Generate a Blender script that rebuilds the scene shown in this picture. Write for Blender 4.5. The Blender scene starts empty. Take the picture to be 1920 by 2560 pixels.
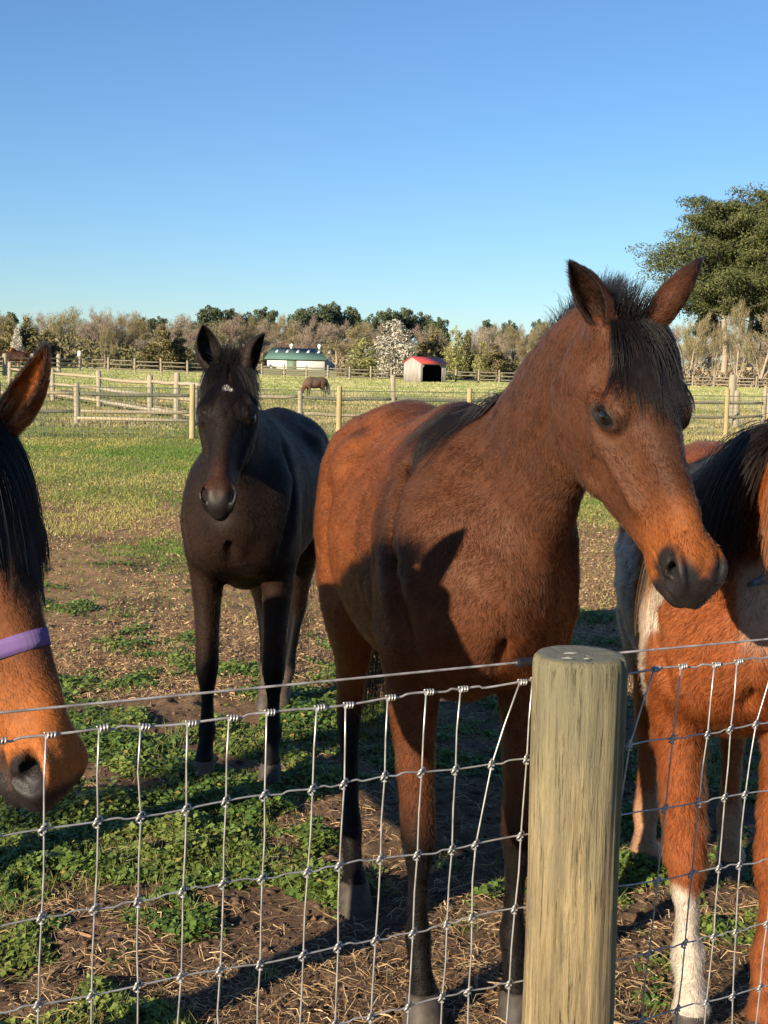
import bpy, math, random
import numpy as np
from mathutils import Vector, Matrix

sc = bpy.context.scene
C = sc.collection
rng = np.random.default_rng(7)
random.seed(7)

# ------------------------------------------------------------------ camera
FOC, EYE, ROLL, PITCH = 3413.0, 1.65, math.radians(1.3), math.atan(366 / 3413.0)
cam_d = bpy.data.cameras.new('camera')
cam = bpy.data.objects.new('camera', cam_d)
C.objects.link(cam)
sc.camera = cam
cam_d.sensor_fit = 'VERTICAL'
cam_d.sensor_height = 24.0
cam_d.lens = 24.0 * FOC / 2560.0
cam_d.clip_start = 0.05
cam_d.clip_end = 4000
cam.location = (0, 0, EYE)
cam.rotation_mode = 'XYZ'
cam.matrix_world = (Matrix.Translation((0, 0, EYE)) @ Matrix.Rotation(math.radians(90) - PITCH, 4, 'X')
                    @ Matrix.Rotation(ROLL, 4, 'Z'))

# ------------------------------------------------------------------ light
SUN_AZ = math.radians(39.0)      # light travels towards +Y turned this much to +X
SUN_EL = math.radians(18.5)
sun_dir = Vector((math.sin(SUN_AZ) * math.cos(SUN_EL), math.cos(SUN_AZ) * math.cos(SUN_EL), -math.sin(SUN_EL)))
sd = bpy.data.lights.new('sun', 'SUN')
sd.energy = 5.0
sd.angle = math.radians(0.5)
sd.color = (1.0, 0.84, 0.63)
so = bpy.data.objects.new('sun', sd)
C.objects.link(so)
so.rotation_mode = 'QUATERNION'
so.rotation_quaternion = sun_dir.to_track_quat('-Z', 'Y')
so.location = (-6, -10, 8)

w = bpy.data.worlds.new('World')
sc.world = w
w.use_nodes = True
wn = w.node_tree
bg = wn.nodes['Background']
sky = wn.nodes.new('ShaderNodeTexSky')
sky.sky_type = 'NISHITA'
sky.sun_disc = False
sky.sun_elevation = SUN_EL
# direction to the sun
tos = -sun_dir
sky.sun_rotation = math.atan2(tos.x, tos.y)
sky.altitude = 0
sky.air_density = 1.0
sky.dust_density = 0.0
sky.ozone_density = 4.0
tint = wn.nodes.new('ShaderNodeMix'); tint.data_type = 'RGBA'; tint.blend_type = 'MULTIPLY'; tint.inputs[0].default_value = 1.0
tint.inputs[7].default_value = (.81, .965, 1.14, 1)
wn.links.new(sky.outputs[0], tint.inputs[6]); wn.links.new(tint.outputs[2], bg.inputs[0])
bg.inputs[1].default_value = 0.063

sc.view_settings.view_transform = 'Standard'
sc.view_settings.look = 'None'
sc.view_settings.gamma = 1
sc.view_settings.use_curve_mapping = False
sc.view_settings.exposure = 1.0
sc.cycles.max_bounces = 6
sc.cycles.diffuse_bounces = 1
sc.cycles.glossy_bounces = 2
sc.cycles.transmission_bounces = 3
sc.cycles.use_denoising = True

# ------------------------------------------------------------------ pixel helpers (2212-high picture coordinates)
SCL = 1920 / 1659.0
cP, sP = math.cos(PITCH), math.sin(PITCH)
def ray(px, py):
    x = (px * SCL - 960) / FOC
    y = (py * SCL - 1280) / FOC
    lx = x * math.cos(ROLL) + y * math.sin(ROLL)
    ly = -x * math.sin(ROLL) + y * math.cos(ROLL)
    return np.array([lx, cP - ly * sP, -sP - ly * cP])
def P(px, py, Z):
    return ray(px, py) * Z + np.array([0, 0, EYE])
def G(px, py, z=0.0):
    r = ray(px, py)
    return r * ((z - EYE) / r[2]) + np.array([0, 0, EYE])
def atY(px, py, Y):
    r = ray(px, py)
    return r * (Y / r[1]) + np.array([0, 0, EYE])
CAMP = np.array([0, 0, EYE])
def proj(p):
    p = np.asarray(p, float) - CAMP
    X = p[..., 0]; Z = p[..., 1] * cP - p[..., 2] * sP; D = -p[..., 1] * sP - p[..., 2] * cP
    Z = np.where(Z < .05, .05, Z)
    lx, ly = X / Z, D / Z
    x = lx * math.cos(ROLL) - ly * math.sin(ROLL); y = lx * math.sin(ROLL) + ly * math.cos(ROLL)
    return (x * FOC + 960) / SCL, (y * FOC + 1280) / SCL, Z

# ------------------------------------------------------------------ object helpers
def tag(o, label=None, cat=None, group=None, kind=None):
    if label: o['label'] = label
    if cat: o['category'] = cat
    if group: o['group'] = group
    if kind: o['kind'] = kind
    return o
def empty(name, loc=(0, 0, 0), rz=0.0):
    o = bpy.data.objects.new(name, None)
    o.location = loc; o.rotation_euler = (0, 0, rz)
    o.empty_display_size = .1
    C.objects.link(o)
    return o
def mesh_np(name, verts, faces, mat=None, parent=None, smooth=True, col=None, colname='col', mats=None, mat_idx=None):
    """verts (n,3); faces (m,k) array, or list of arrays of differing k"""
    me = bpy.data.meshes.new(name)
    verts = np.asarray(verts, np.float32)
    fl = faces if isinstance(faces, list) else [faces]
    fl = [np.asarray(f, np.int32) for f in fl if len(f)]
    nv = len(verts)
    loops = np.concatenate([f.ravel() for f in fl])
    sizes = np.concatenate([np.full(len(f), f.shape[1], np.int32) for f in fl])
    starts = np.concatenate([[0], np.cumsum(sizes)[:-1]]).astype(np.int32)
    me.vertices.add(nv); me.vertices.foreach_set('co', verts.ravel())
    me.loops.add(len(loops)); me.loops.foreach_set('vertex_index', loops)
    me.polygons.add(len(sizes)); me.polygons.foreach_set('loop_start', starts); me.polygons.foreach_set('loop_total', sizes)
    if smooth: me.polygons.foreach_set('use_smooth', np.ones(len(sizes), bool))
    if mats:
        for m in mats: me.materials.append(m)
        if mat_idx is not None: me.polygons.foreach_set('material_index', np.asarray(mat_idx, np.int32))
    elif mat: me.materials.append(mat)
    if col is not None:
        a = me.color_attributes.new(colname, 'FLOAT_COLOR', 'POINT')
        c4 = np.ones((nv, 4), np.float32); c4[:, :3] = col
        a.data.foreach_set('color', c4.ravel())
    me.update(calc_edges=True)
    me.validate()
    o = bpy.data.objects.new(name, me)
    C.objects.link(o)
    if parent: o.parent = parent
    return o
def copy_tree(o, parent=None):
    c = o.copy(); C.objects.link(c); c.parent = parent
    for ch in list(o.children):
        copy_tree(ch, c)
    return c

# ------------------------------------------------------------------ material helpers
def new_mat(name):
    m = bpy.data.materials.new(name); m.use_nodes = True
    nt = m.node_tree
    b = nt.nodes['Principled BSDF']
    return m, nt, b
def N(nt, t, **kw):
    n = nt.nodes.new(t)
    for k, v in kw.items():
        if k.startswith('i_'):
            key = k[2:]
            key = int(key) if key.isdigit() else key
            n.inputs[key].default_value = v
        else: setattr(n, k, v)
    return n
def L(nt, a, b): nt.links.new(a, b)
def ramp(nt, fac, stops, interp='LINEAR'):
    r = nt.nodes.new('ShaderNodeValToRGB')
    r.color_ramp.interpolation = interp
    e = r.color_ramp.elements
    while len(e) < len(stops): e.new(0.5)
    for i, (p, c) in enumerate(stops):
        e[i].position = p; e[i].color = (c[0], c[1], c[2], 1)
    nt.links.new(fac, r.inputs[0])
    return r.outputs[0]
def noise(nt, scale, detail=4, rough=.55, vec=None, dist=0.0, coord='Object'):
    n = N(nt, 'ShaderNodeTexNoise')
    n.inputs['Scale'].default_value = scale; n.inputs['Detail'].default_value = detail
    n.inputs['Roughness'].default_value = rough; n.inputs['Distortion'].default_value = dist
    if vec is None:
        tc = N(nt, 'ShaderNodeTexCoord'); vec = tc.outputs[coord]
    L(nt, vec, n.inputs['Vector'])
    return n.outputs['Fac']
def mapped(nt, scale=(1, 1, 1), rot=(0, 0, 0), coord='Object'):
    tc = N(nt, 'ShaderNodeTexCoord'); mp = N(nt, 'ShaderNodeMapping')
    mp.inputs['Scale'].default_value = scale; mp.inputs['Rotation'].default_value = rot
    L(nt, tc.outputs[coord], mp.inputs[0])
    return mp.outputs[0]
def bump(nt, bsdf, h, strength=.4, dist=.01):
    b = N(nt, 'ShaderNodeBump'); b.inputs['Strength'].default_value = strength; b.inputs['Distance'].default_value = dist
    L(nt, h, b.inputs['Height']); L(nt, b.outputs[0], bsdf.inputs['Normal'])
    return b
def mix(nt, fac, a, b, mode='MIX'):
    m = N(nt, 'ShaderNodeMix', data_type='RGBA', blend_type=mode)
    if isinstance(fac, (int, float)): m.inputs[0].default_value = fac
    else: L(nt, fac, m.inputs[0])
    for v, s in ((a, 6), (b, 7)):
        if isinstance(v, (tuple, list)): m.inputs[s].default_value = (v[0], v[1], v[2], 1)
        else: L(nt, v, m.inputs[s])
    return m.outputs[2]
def plain(name, col, rough=.6, spec=.4, metal=0.0, var=.12, scale=30, bstr=0.0):
    m, nt, b = new_mat(name)
    n = noise(nt, scale, 5)
    c1 = tuple(c * (1 - var) for c in col); c2 = tuple(min(1, c * (1 + var)) for c in col)
    L(nt, ramp(nt, n, [(.3, c1), (.7, c2)]), b.inputs['Base Color'])
    b.inputs['Roughness'].default_value = rough; b.inputs['Metallic'].default_value = metal
    b.inputs['Specular IOR Level'].default_value = spec
    if bstr: bump(nt, b, n, bstr, .003)
    return m
# ================================================================== implicit-surface horses
class Field:
    def __init__(s, xs, ys, zs):
        s.ax = [np.asarray(a, np.float32) for a in (xs, ys, zs)]
        s.D = np.full([len(a) for a in s.ax], .3, np.float32)
    def sub(s, lo, hi):
        sl = []
        for a, l, h in zip(s.ax, lo, hi):
            i0 = int(np.searchsorted(a, l)); i1 = int(np.searchsorted(a, h))
            if i1 - i0 < 1: return None
            sl.append(slice(i0, i1))
        g = [s.ax[0][sl[0]][:, None, None], s.ax[1][sl[1]][None, :, None], s.ax[2][sl[2]][None, None, :]]
        return tuple(sl), g
    def add(s, lo, hi, fn, k=.03, mode='add'):
        m = k + .012
        r = s.sub(np.asarray(lo) - m, np.asarray(hi) + m)
        if r is None: return
        sl, g = r
        d = fn(*g)
        a = s.D[sl]
        if mode == 'add':
            h = np.maximum(k - np.abs(a - d), 0) / max(k, 1e-6)
            s.D[sl] = np.minimum(a, d) - h * h * (k * .25)
        else:
            d = -d
            h = np.maximum(k - np.abs(a - d), 0) / max(k, 1e-6)
            s.D[sl] = np.maximum(a, d) + h * h * (k * .25)

def unit(v):
    v = np.asarray(v, float); return v / max(np.linalg.norm(v), 1e-9)

def ell(F, c, r, M=None, k=.03, mode='add'):
    """ellipsoid; M columns are its axes"""
    c = np.asarray(c, float); r = np.asarray(r, float)
    M = np.eye(3) if M is None else np.asarray(M)
    ext = np.sqrt(((M * r) ** 2).sum(1))
    def fn(X, Y, Z):
        dx, dy, dz = X - c[0], Y - c[1], Z - c[2]
        k0 = k1 = 0
        for i in range(3):
            q = dx * M[0, i] + dy * M[1, i] + dz * M[2, i]
            k0 = k0 + (q / r[i]) ** 2; k1 = k1 + (q / r[i] ** 2) ** 2
        k0 = np.sqrt(k0) + 1e-6; k1 = np.sqrt(k1) + 1e-6
        return (k0 * (k0 - 1) / k1).astype(np.float32)
    F.add(c - ext, c + ext, fn, k, mode)

def catmull(A, n):
    A = np.asarray(A, float)
    if len(A) < 3 or n <= 1: return A
    Q = np.vstack([2 * A[0] - A[1], A, 2 * A[-1] - A[-2]])
    out = []
    for i in range(1, len(Q) - 2):
        for t in np.arange(n) / n:
            p0, p1, p2, p3 = Q[i - 1:i + 3]
            out.append(.5 * ((2 * p1) + (-p0 + p2) * t + (2 * p0 - 5 * p1 + 4 * p2 - p3) * t * t + (-p0 + 3 * p1 - 3 * p2 + p3) * t ** 3))
    out.append(Q[-2])
    return np.array(out)

def tube(F, nodes, up, k=.03, n=3, mode='add'):
    """nodes: rows (x,y,z, r_side, r_up); up: direction of r_up"""
    A = catmull(np.asarray(nodes, float), n)
    pts, ra, rb = A[:, :3], A[:, 3], A[:, 4]
    mr = max(ra.max(), rb.max())
    lo, hi = pts.min(0) - mr, pts.max(0) + mr
    segs = []
    for i in range(len(pts) - 1):
        a, b = pts[i], pts[i + 1]
        t = unit(b - a); u = unit(np.asarray(up) - np.dot(up, t) * t); sd_ = np.cross(t, u)
        segs.append((a, b, t, u, sd_, ra[i], ra[i + 1], rb[i], rb[i + 1], np.linalg.norm(b - a)))
    m = k + .012
    r = F.sub(lo - m, hi + m)
    if r is None: return
    sl, g = r
    T = np.full(F.D[sl].shape, .3, np.float32)
    for a, b, t, u, s_, a0, a1, b0, b1, Ln in segs:
        mr2 = max(a0, a1, b0, b1) + m
        l2, h2 = np.minimum(a, b) - mr2, np.maximum(a, b) + mr2
        ss = []
        for i in range(3):
            ax = g[i].ravel()
            j0 = int(np.searchsorted(ax, l2[i])); j1 = int(np.searchsorted(ax, h2[i]))
            ss.append(slice(j0, j1))
        if any(q.stop <= q.start for q in ss): continue
        X, Y, Z = g[0][ss[0]], g[1][:, ss[1]], g[2][:, :, ss[2]]
        dx, dy, dz = X - a[0], Y - a[1], Z - a[2]
        al = dx * t[0] + dy * t[1] + dz * t[2]
        w_ = np.clip(al / max(Ln, 1e-6), 0, 1)
        cc = al - w_ * Ln
        rs = a0 + (a1 - a0) * w_; ru = b0 + (b1 - b0) * w_; rm = np.minimum(rs, ru)
        q1 = (dx * s_[0] + dy * s_[1] + dz * s_[2]); q2 = (dx * u[0] + dy * u[1] + dz * u[2])
        e1, e2, e3 = q1 / rs, q2 / ru, cc / rm
        k0 = np.sqrt(e1 * e1 + e2 * e2 + e3 * e3) + 1e-6
        k1 = np.sqrt((e1 / rs) ** 2 + (e2 / ru) ** 2 + (e3 / rm) ** 2) + 1e-6
        d = (k0 * (k0 - 1) / k1).astype(np.float32)
        ts = tuple(ss)
        T[ts] = np.minimum(T[ts], d)
    a = F.D[sl]
    if mode == 'add':
        h = np.maximum(k - np.abs(a - T), 0) / max(k, 1e-6)
        F.D[sl] = np.minimum(a, T) - h * h * (k * .25)
    else:
        T = -T
        h = np.maximum(k - np.abs(a - T), 0) / max(k, 1e-6)
        F.D[sl] = np.maximum(a, T) + h * h * (k * .25)

def surface_nets(F):
    D = F.D; xs, ys, zs = F.ax
    neg = D < 0
    nx, ny, nz = D.shape
    cnt = np.zeros((nx - 1, ny - 1, nz - 1), np.int8)
    for i in (0, 1):
        for j in (0, 1):
            for k in (0, 1):
                cnt += neg[i:nx - 1 + i, j:ny - 1 + j, k:nz - 1 + k]
    act = (cnt > 0) & (cnt < 8)
    I, J, K = np.nonzero(act)
    idx = np.full(act.shape, -1, np.int32); idx[I, J, K] = np.arange(len(I))
    cv = {}
    for i in (0, 1):
        for j in (0, 1):
            for k in (0, 1): cv[i, j, k] = D[I + i, J + j, K + k]
    acc = np.zeros((len(I), 3)); n = np.zeros(len(I))
    corners = list(cv)
    for a in corners:
        for ax in range(3):
            if a[ax] == 0:
                b = list(a); b[ax] = 1; b = tuple(b)
                va, vb = cv[a], cv[b]
                m = (va < 0) != (vb < 0)
                t = np.where(m, va / np.where(m, va - vb, 1), 0)
                p = np.array([np.full(len(I), float(a[0])), np.full(len(I), float(a[1])), np.full(len(I), float(a[2]))]).T
                p[:, ax] = t
                acc[m] += p[m]; n[m] += 1
    acc /= n[:, None]
    V = np.stack([xs[I] + acc[:, 0] * (xs[I + 1] - xs[I]), ys[J] + acc[:, 1] * (ys[J + 1] - ys[J]), zs[K] + acc[:, 2] * (zs[K + 1] - zs[K])], 1)
    faces = []
    # x edges
    e = neg[:-1, 1:-1, 1:-1] != neg[1:, 1:-1, 1:-1]
    i, j, k = np.nonzero(e); j = j + 1; k = k + 1
    q = np.stack([idx[i, j - 1, k - 1], idx[i, j, k - 1], idx[i, j, k], idx[i, j - 1, k]], 1)
    fl = ~neg[i, j, k]; q[fl] = q[fl][:, ::-1]; faces.append(q)
    e = neg[1:-1, :-1, 1:-1] != neg[1:-1, 1:, 1:-1]
    i, j, k = np.nonzero(e); i = i + 1; k = k + 1
    q = np.stack([idx[i - 1, j, k - 1], idx[i - 1, j, k], idx[i, j, k], idx[i, j, k - 1]], 1)
    fl = ~neg[i, j, k]; q[fl] = q[fl][:, ::-1]; faces.append(q)
    e = neg[1:-1, 1:-1, :-1] != neg[1:-1, 1:-1, 1:]
    i, j, k = np.nonzero(e); i = i + 1; j = j + 1
    q = np.stack([idx[i - 1, j - 1, k], idx[i, j - 1, k], idx[i, j, k], idx[i - 1, j, k]], 1)
    fl = ~neg[i, j, k]; q[fl] = q[fl][:, ::-1]; faces.append(q)
    Q = np.concatenate(faces)
    return V, Q[(Q >= 0).all(1)]

def smooth_mesh(V, Q, it=2, lam=.5):
    n = len(V)
    a = np.concatenate([Q[:, 0], Q[:, 1], Q[:, 2], Q[:, 3]]); b = np.concatenate([Q[:, 1], Q[:, 2], Q[:, 3], Q[:, 0]])
    deg = np.bincount(a, minlength=n) + np.bincount(b, minlength=n)
    for s in range(it):
        S = np.stack([np.bincount(a, V[b, i], n) + np.bincount(b, V[a, i], n) for i in range(3)], 1)
        V = V + lam * (S / np.maximum(deg, 1)[:, None] - V)
        if s % 2 == 1 and it > 2: pass
    return V

def vnormals(V, Q):
    fn = np.cross(V[Q[:, 2]] - V[Q[:, 0]], V[Q[:, -1]] - V[Q[:, 1]])
    n = len(V); out = np.zeros((n, 3))
    for c in range(Q.shape[1]):
        for i in range(3): out[:, i] += np.bincount(Q[:, c], fn[:, i], n)
    return out / (np.linalg.norm(out, axis=1, keepdims=True) + 1e-12)

def vnoise(p, scale, seed=0):
    """cheap smooth pseudo-noise in -1..1 from sums of sines"""
    r = np.random.default_rng(seed)
    o = 0
    for i in range(6):
        d = unit(r.normal(size=3)) * scale * (1 + .35 * i)
        o = o + np.sin(p @ d + r.uniform(0, 6.28) + 1.3 * np.sin(p @ (unit(r.normal(size=3)) * scale * .7) + r.uniform(0, 6.28)))
    return o / 3.2

def ss(a, b, x):
    t = np.clip((x - a) / (b - a), 0, 1); return t * t * (3 - 2 * t)
def lerp(a, b, t): return a + (b - a) * t
def mixc(c, tgt, w_):
    w_ = np.asarray(w_)[:, None]; return c * (1 - w_) + np.asarray(tgt)[None, :] * w_

# head profile, head-local: x down the face from the poll, z out of the forehead, y to the horse's left
HX = np.array([-.05, -.02, .03, .08, .14, .20, .26, .32, .38, .44, .50, .535, .563, .583, .595])
HT = np.array([-.055, -.022, .0, .010, .012, .008, .002, -.003, -.006, -.008, -.014, -.022, -.040, -.062, -.082])
HB = np.array([-.085, -.13, -.19, -.235, -.264, -.274, -.268, -.244, -.212, -.180, -.154, -.140, -.128, -.118, -.100])
WT = np.array([.020, .040, .056, .066, .078, .082, .066, .051, .043, .038, .033, .032, .030, .024, .012])
WM = np.array([.022, .046, .064, .074, .082, .085, .079, .067, .055, .047, .041, .040, .036, .029, .014])
WB = np.array([.012, .026, .040, .050, .056, .056, .052, .044, .036, .030, .027, .028, .028, .024, .012])

def head_fn(M, o, s):
    def fn(X, Y, Z):
        dx, dy, dz = (X - o[0]) / s, (Y - o[1]) / s, (Z - o[2]) / s
        hx = dx * M[0, 0] + dy * M[1, 0] + dz * M[2, 0]
        hy = dx * M[0, 1] + dy * M[1, 1] + dz * M[2, 1]
        hz = dx * M[0, 2] + dy * M[1, 2] + dz * M[2, 2]
        T = np.interp(hx, HX, HT); B = np.interp(hx, HX, HB)
        zc = (T + B) / 2; h = (T - B) / 2
        q = (hz - zc) / h
        wt = np.interp(hx, HX, WT); wm = np.interp(hx, HX, WM); wb = np.interp(hx, HX, WB)
        qc = np.clip(q, -1.2, 1.2)
        wq = np.where(qc > 0, wm + (wt - wm) * np.clip(qc, 0, 1) ** 1.5, wm + (wb - wm) * np.clip(-qc, 0, 1) ** 1.6)
        n = 2.5
        g = (np.abs(q) ** n + np.abs(hy / wq) ** n) ** (1 / n)
        sc_ = np.minimum(h, wq)
        d = (g - 1) * sc_ * .9
        ex = np.maximum(np.maximum(hx - .594, -.05 - hx), 0)
        return (np.maximum(d, -1) + ex * 1.0).astype(np.float32) * s
    return fn

def head_basis(yaw, pitch, roll=0):
    y_, p_, r = math.radians(yaw), math.radians(pitch), math.radians(roll)
    x = np.array([math.sin(y_) * math.cos(p_), -math.cos(y_) * math.cos(p_), -math.sin(p_)])
    l = np.array([math.cos(y_), math.sin(y_), 0]); z = np.cross(x, l)
    l2 = l * math.cos(r) + z * math.sin(r)
    return np.stack([x, l2, np.cross(x, l2)], 1)

EYE_AT = (.205, .081, -.052)
EYE_TILT = math.radians(30)
def eye_q(h):
    u0 = h[:, 0] - EYE_AT[0]; v0 = h[:, 2] - EYE_AT[2]; ca, sa = math.cos(EYE_TILT), math.sin(EYE_TILT)
    u = u0 * ca + v0 * sa; v = -u0 * sa + v0 * ca
    q = np.sqrt((u / .0275) ** 2 + (v / .0165) ** 2)
    return np.where(np.abs(h[:, 1]) > .05, q, 9.)

def coat_curves(name, parent, V, Q, Nn, col, flow, ln, count, mat, rad=.00025, lift=.45, pts=3, jit=.35, cull=-.3, droop=0.0, seed=1, clump=0.0, margin=330):
    """fur as a hair-curves object; V.. in world space (parent carries no transform of its own)"""
    r = np.random.default_rng(seed)
    tri = np.concatenate([Q[:, [0, 1, 2]], Q[:, [0, 2, 3]]]) if Q.shape[1] == 4 else Q
    cen = V[tri].mean(1)
    px, py, zz = proj(cen)
    tn = Nn[tri[:, 0]]
    vis = ((tn * (CAMP - cen)).sum(1) / np.linalg.norm(CAMP - cen, axis=1) > cull) & (px > -margin) & (px < 1659 + margin) & (py > -margin) & (py < 2212 + margin)
    lm = ln[tri].mean(1)
    vis &= lm > .0008
    tri = tri[vis]
    if not len(tri): return None
    ar = np.linalg.norm(np.cross(V[tri[:, 1]] - V[tri[:, 0]], V[tri[:, 2]] - V[tri[:, 0]]), axis=1)
    pr = ar / ar.sum()
    f = r.choice(len(tri), count, p=pr)
    u = r.random(count); v = r.random(count); m = u + v > 1; u[m] = 1 - u[m]; v[m] = 1 - v[m]
    t = tri[f]
    def itp(A): return A[t[:, 0]] * (1 - u - v)[:, None] + A[t[:, 1]] * u[:, None] + A[t[:, 2]] * v[:, None]
    p0 = itp(V); nn = itp(Nn); nn /= np.linalg.norm(nn, axis=1, keepdims=True) + 1e-9
    fl = itp(flow); fl = fl - (fl * nn).sum(1, keepdims=True) * nn; fl /= np.linalg.norm(fl, axis=1, keepdims=True) + 1e-9
    le = itp(ln[:, None])[:, 0] * r.uniform(.6, 1.25, count)
    # coherent swirls of the coat plus per-hair scatter
    sw = vnoise(p0, 14, seed)[:, None] * .40 + vnoise(p0, 45, seed + 3)[:, None] * .38 + vnoise(p0, 120, seed + 4)[:, None] * .25
    side = np.cross(nn, fl)
    fl = fl + side * (sw + r.normal(0, jit * .6, (count, 1)))
    fl /= np.linalg.norm(fl, axis=1, keepdims=True)
    li = lift * (1 + .75 * vnoise(p0, 40, seed + 9)[:, None] + .4 * vnoise(p0, 110, seed + 10)[:, None]) + r.normal(0, .12, (count, 1))
    P3 = np.zeros((count, pts, 3))
    for i in range(pts):
        a = i / (pts - 1)
        P3[:, i] = p0 - nn * .0015 * (i == 0) + (fl * a + nn * li * (a - .45 * a * a)) * le[:, None]
        P3[:, i, 2] -= droop * a * a * le
    cl_ = vnoise(p0, 150, seed + 21)[:, None] * .16 + vnoise(p0, 70, seed + 22)[:, None] * .10
    c = itp(col) * (r.uniform(.66, 1.38, (count, 1)) + cl_ * 1.3 + vnoise(p0, 24, seed + 23)[:, None] * .10)
    return hair_object(name, parent, P3, c, mat, rad)

def hair_object(name, parent, P3, col, mat, rad, taper=.25):
    n, k = P3.shape[:2]
    hc = bpy.data.hair_curves.new(name)
    hc.add_curves([k] * n)
    hc.position_data.foreach_set('vector', P3.astype(np.float32).ravel())
    ra = hc.attributes.get('radius') or hc.attributes.new('radius', 'FLOAT', 'POINT')
    tt = np.linspace(1, taper, k)
    rr = np.tile(tt, n) * (np.repeat(rad, k) if np.ndim(rad) else rad)
    ra.data.foreach_set('value', rr.astype(np.float32))
    ca = hc.attributes.new('col', 'FLOAT_COLOR', 'CURVE')
    c4 = np.ones((n, 4), np.float32); c4[:, :3] = np.clip(col, 0, 1)
    ca.data.foreach_set('color', c4.ravel())
    hc.materials.append(mat)
    o = bpy.data.objects.new(name, hc)
    C.objects.link(o)
    if parent: o.parent = parent
    return o

def make_coat_mat(name, rough=.55, spec=.35, skin=False):
    m, nt, b = new_mat(name)
    a = N(nt, 'ShaderNodeAttribute'); a.attribute_name = 'col'
    c = a.outputs['Color']
    if skin:
        nz = noise(nt, 90, 5, .7)
        c = mix(nt, 1.0, c, ramp(nt, nz, [(.25, (.62, .62, .62)), (.75, (1.25, 1.2, 1.15))]), 'MULTIPLY')
        bump(nt, b, noise(nt, 260, 4, .7), .35, .003)
    L(nt, c, b.inputs['Base Color'])
    b.inputs['Roughness'].default_value = rough
    b.inputs['Specular IOR Level'].default_value = spec
    if skin:
        g_ = N(nt, 'ShaderNodeAttribute'); g_.attribute_name = 'gloss'
        mr = N(nt, 'ShaderNodeMapRange'); L(nt, g_.outputs['Fac'], mr.inputs[0]); mr.inputs[3].default_value = rough; mr.inputs[4].default_value = .46
        L(nt, mr.outputs[0], b.inputs['Roughness'])
        mr = N(nt, 'ShaderNodeMapRange'); L(nt, g_.outputs['Fac'], mr.inputs[0]); mr.inputs[3].default_value = spec; mr.inputs[4].default_value = .32
        L(nt, mr.outputs[0], b.inputs['Specular IOR Level'])
    return m
def make_hair_mat(name, rough=.32, rrough=.45, coat=0.0, mixd=.35, gain=1.0, ior=1.3):
    m = bpy.data.materials.new(name); m.use_nodes = True; nt = m.node_tree
    nt.nodes.remove(nt.nodes['Principled BSDF'])
    out = [n for n in nt.nodes if n.type == 'OUTPUT_MATERIAL'][0]
    a = N(nt, 'ShaderNodeAttribute'); a.attribute_name = 'col'
    h = N(nt, 'ShaderNodeBsdfHairPrincipled'); h.parametrization = 'COLOR'
    g = N(nt, 'ShaderNodeVectorMath', operation='SCALE'); g.inputs['Scale'].default_value = gain
    L(nt, a.outputs['Color'], g.inputs[0]); L(nt, g.outputs[0], h.inputs['Color'])
    h.inputs['IOR'].default_value = ior
    h.inputs['Roughness'].default_value = rough; h.inputs['Radial Roughness'].default_value = rrough
    d = N(nt, 'ShaderNodeBsdfDiffuse'); L(nt, a.outputs['Color'], d.inputs[0])
    mx = N(nt, 'ShaderNodeMixShader'); mx.inputs[0].default_value = mixd
    L(nt, h.outputs[0], mx.inputs[1]); L(nt, d.outputs[0], mx.inputs[2]); L(nt, mx.outputs[0], out.inputs[0])
    return m
MAT_SKIN = make_coat_mat('horse_skin', .6, .15, True)
MAT_FUR = make_hair_mat('horse_fur', .26, .45, 0, .30, 1.05, 1.26)
MAT_LONG = make_hair_mat('horse_long_hair', .30, .4, 0, .5, .35, 1.4)
MAT_EYE, _nt, _b = new_mat('horse_eye')
_b.inputs['Base Color'].default_value = (.006, .004, .003, 1); _b.inputs['Roughness'].default_value = .06
_b.inputs['Specular IOR Level'].default_value = .6; _b.inputs['Coat Weight'].default_value = .6
MAT_HOOF = plain('hoof_horn', (.055, .045, .036), .6, .3, var=.35, scale=40, bstr=.3)

# torso nodes: x, zc, half width, half height
TORSO = [(.40, 1.10, .10, .12), (.33, 1.11, .16, .20), (.22, 1.13, .195, .29), (.08, 1.15, .215, .355), (-.10, 1.145, .24, .365),
         (-.35, 1.13, .275, .345), (-.58, 1.15, .28, .325), (-.78, 1.19, .27, .305), (-.96, 1.215, .235, .265), (-1.09, 1.205, .17, .20), (-1.15, 1.20, .10, .13)]

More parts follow.
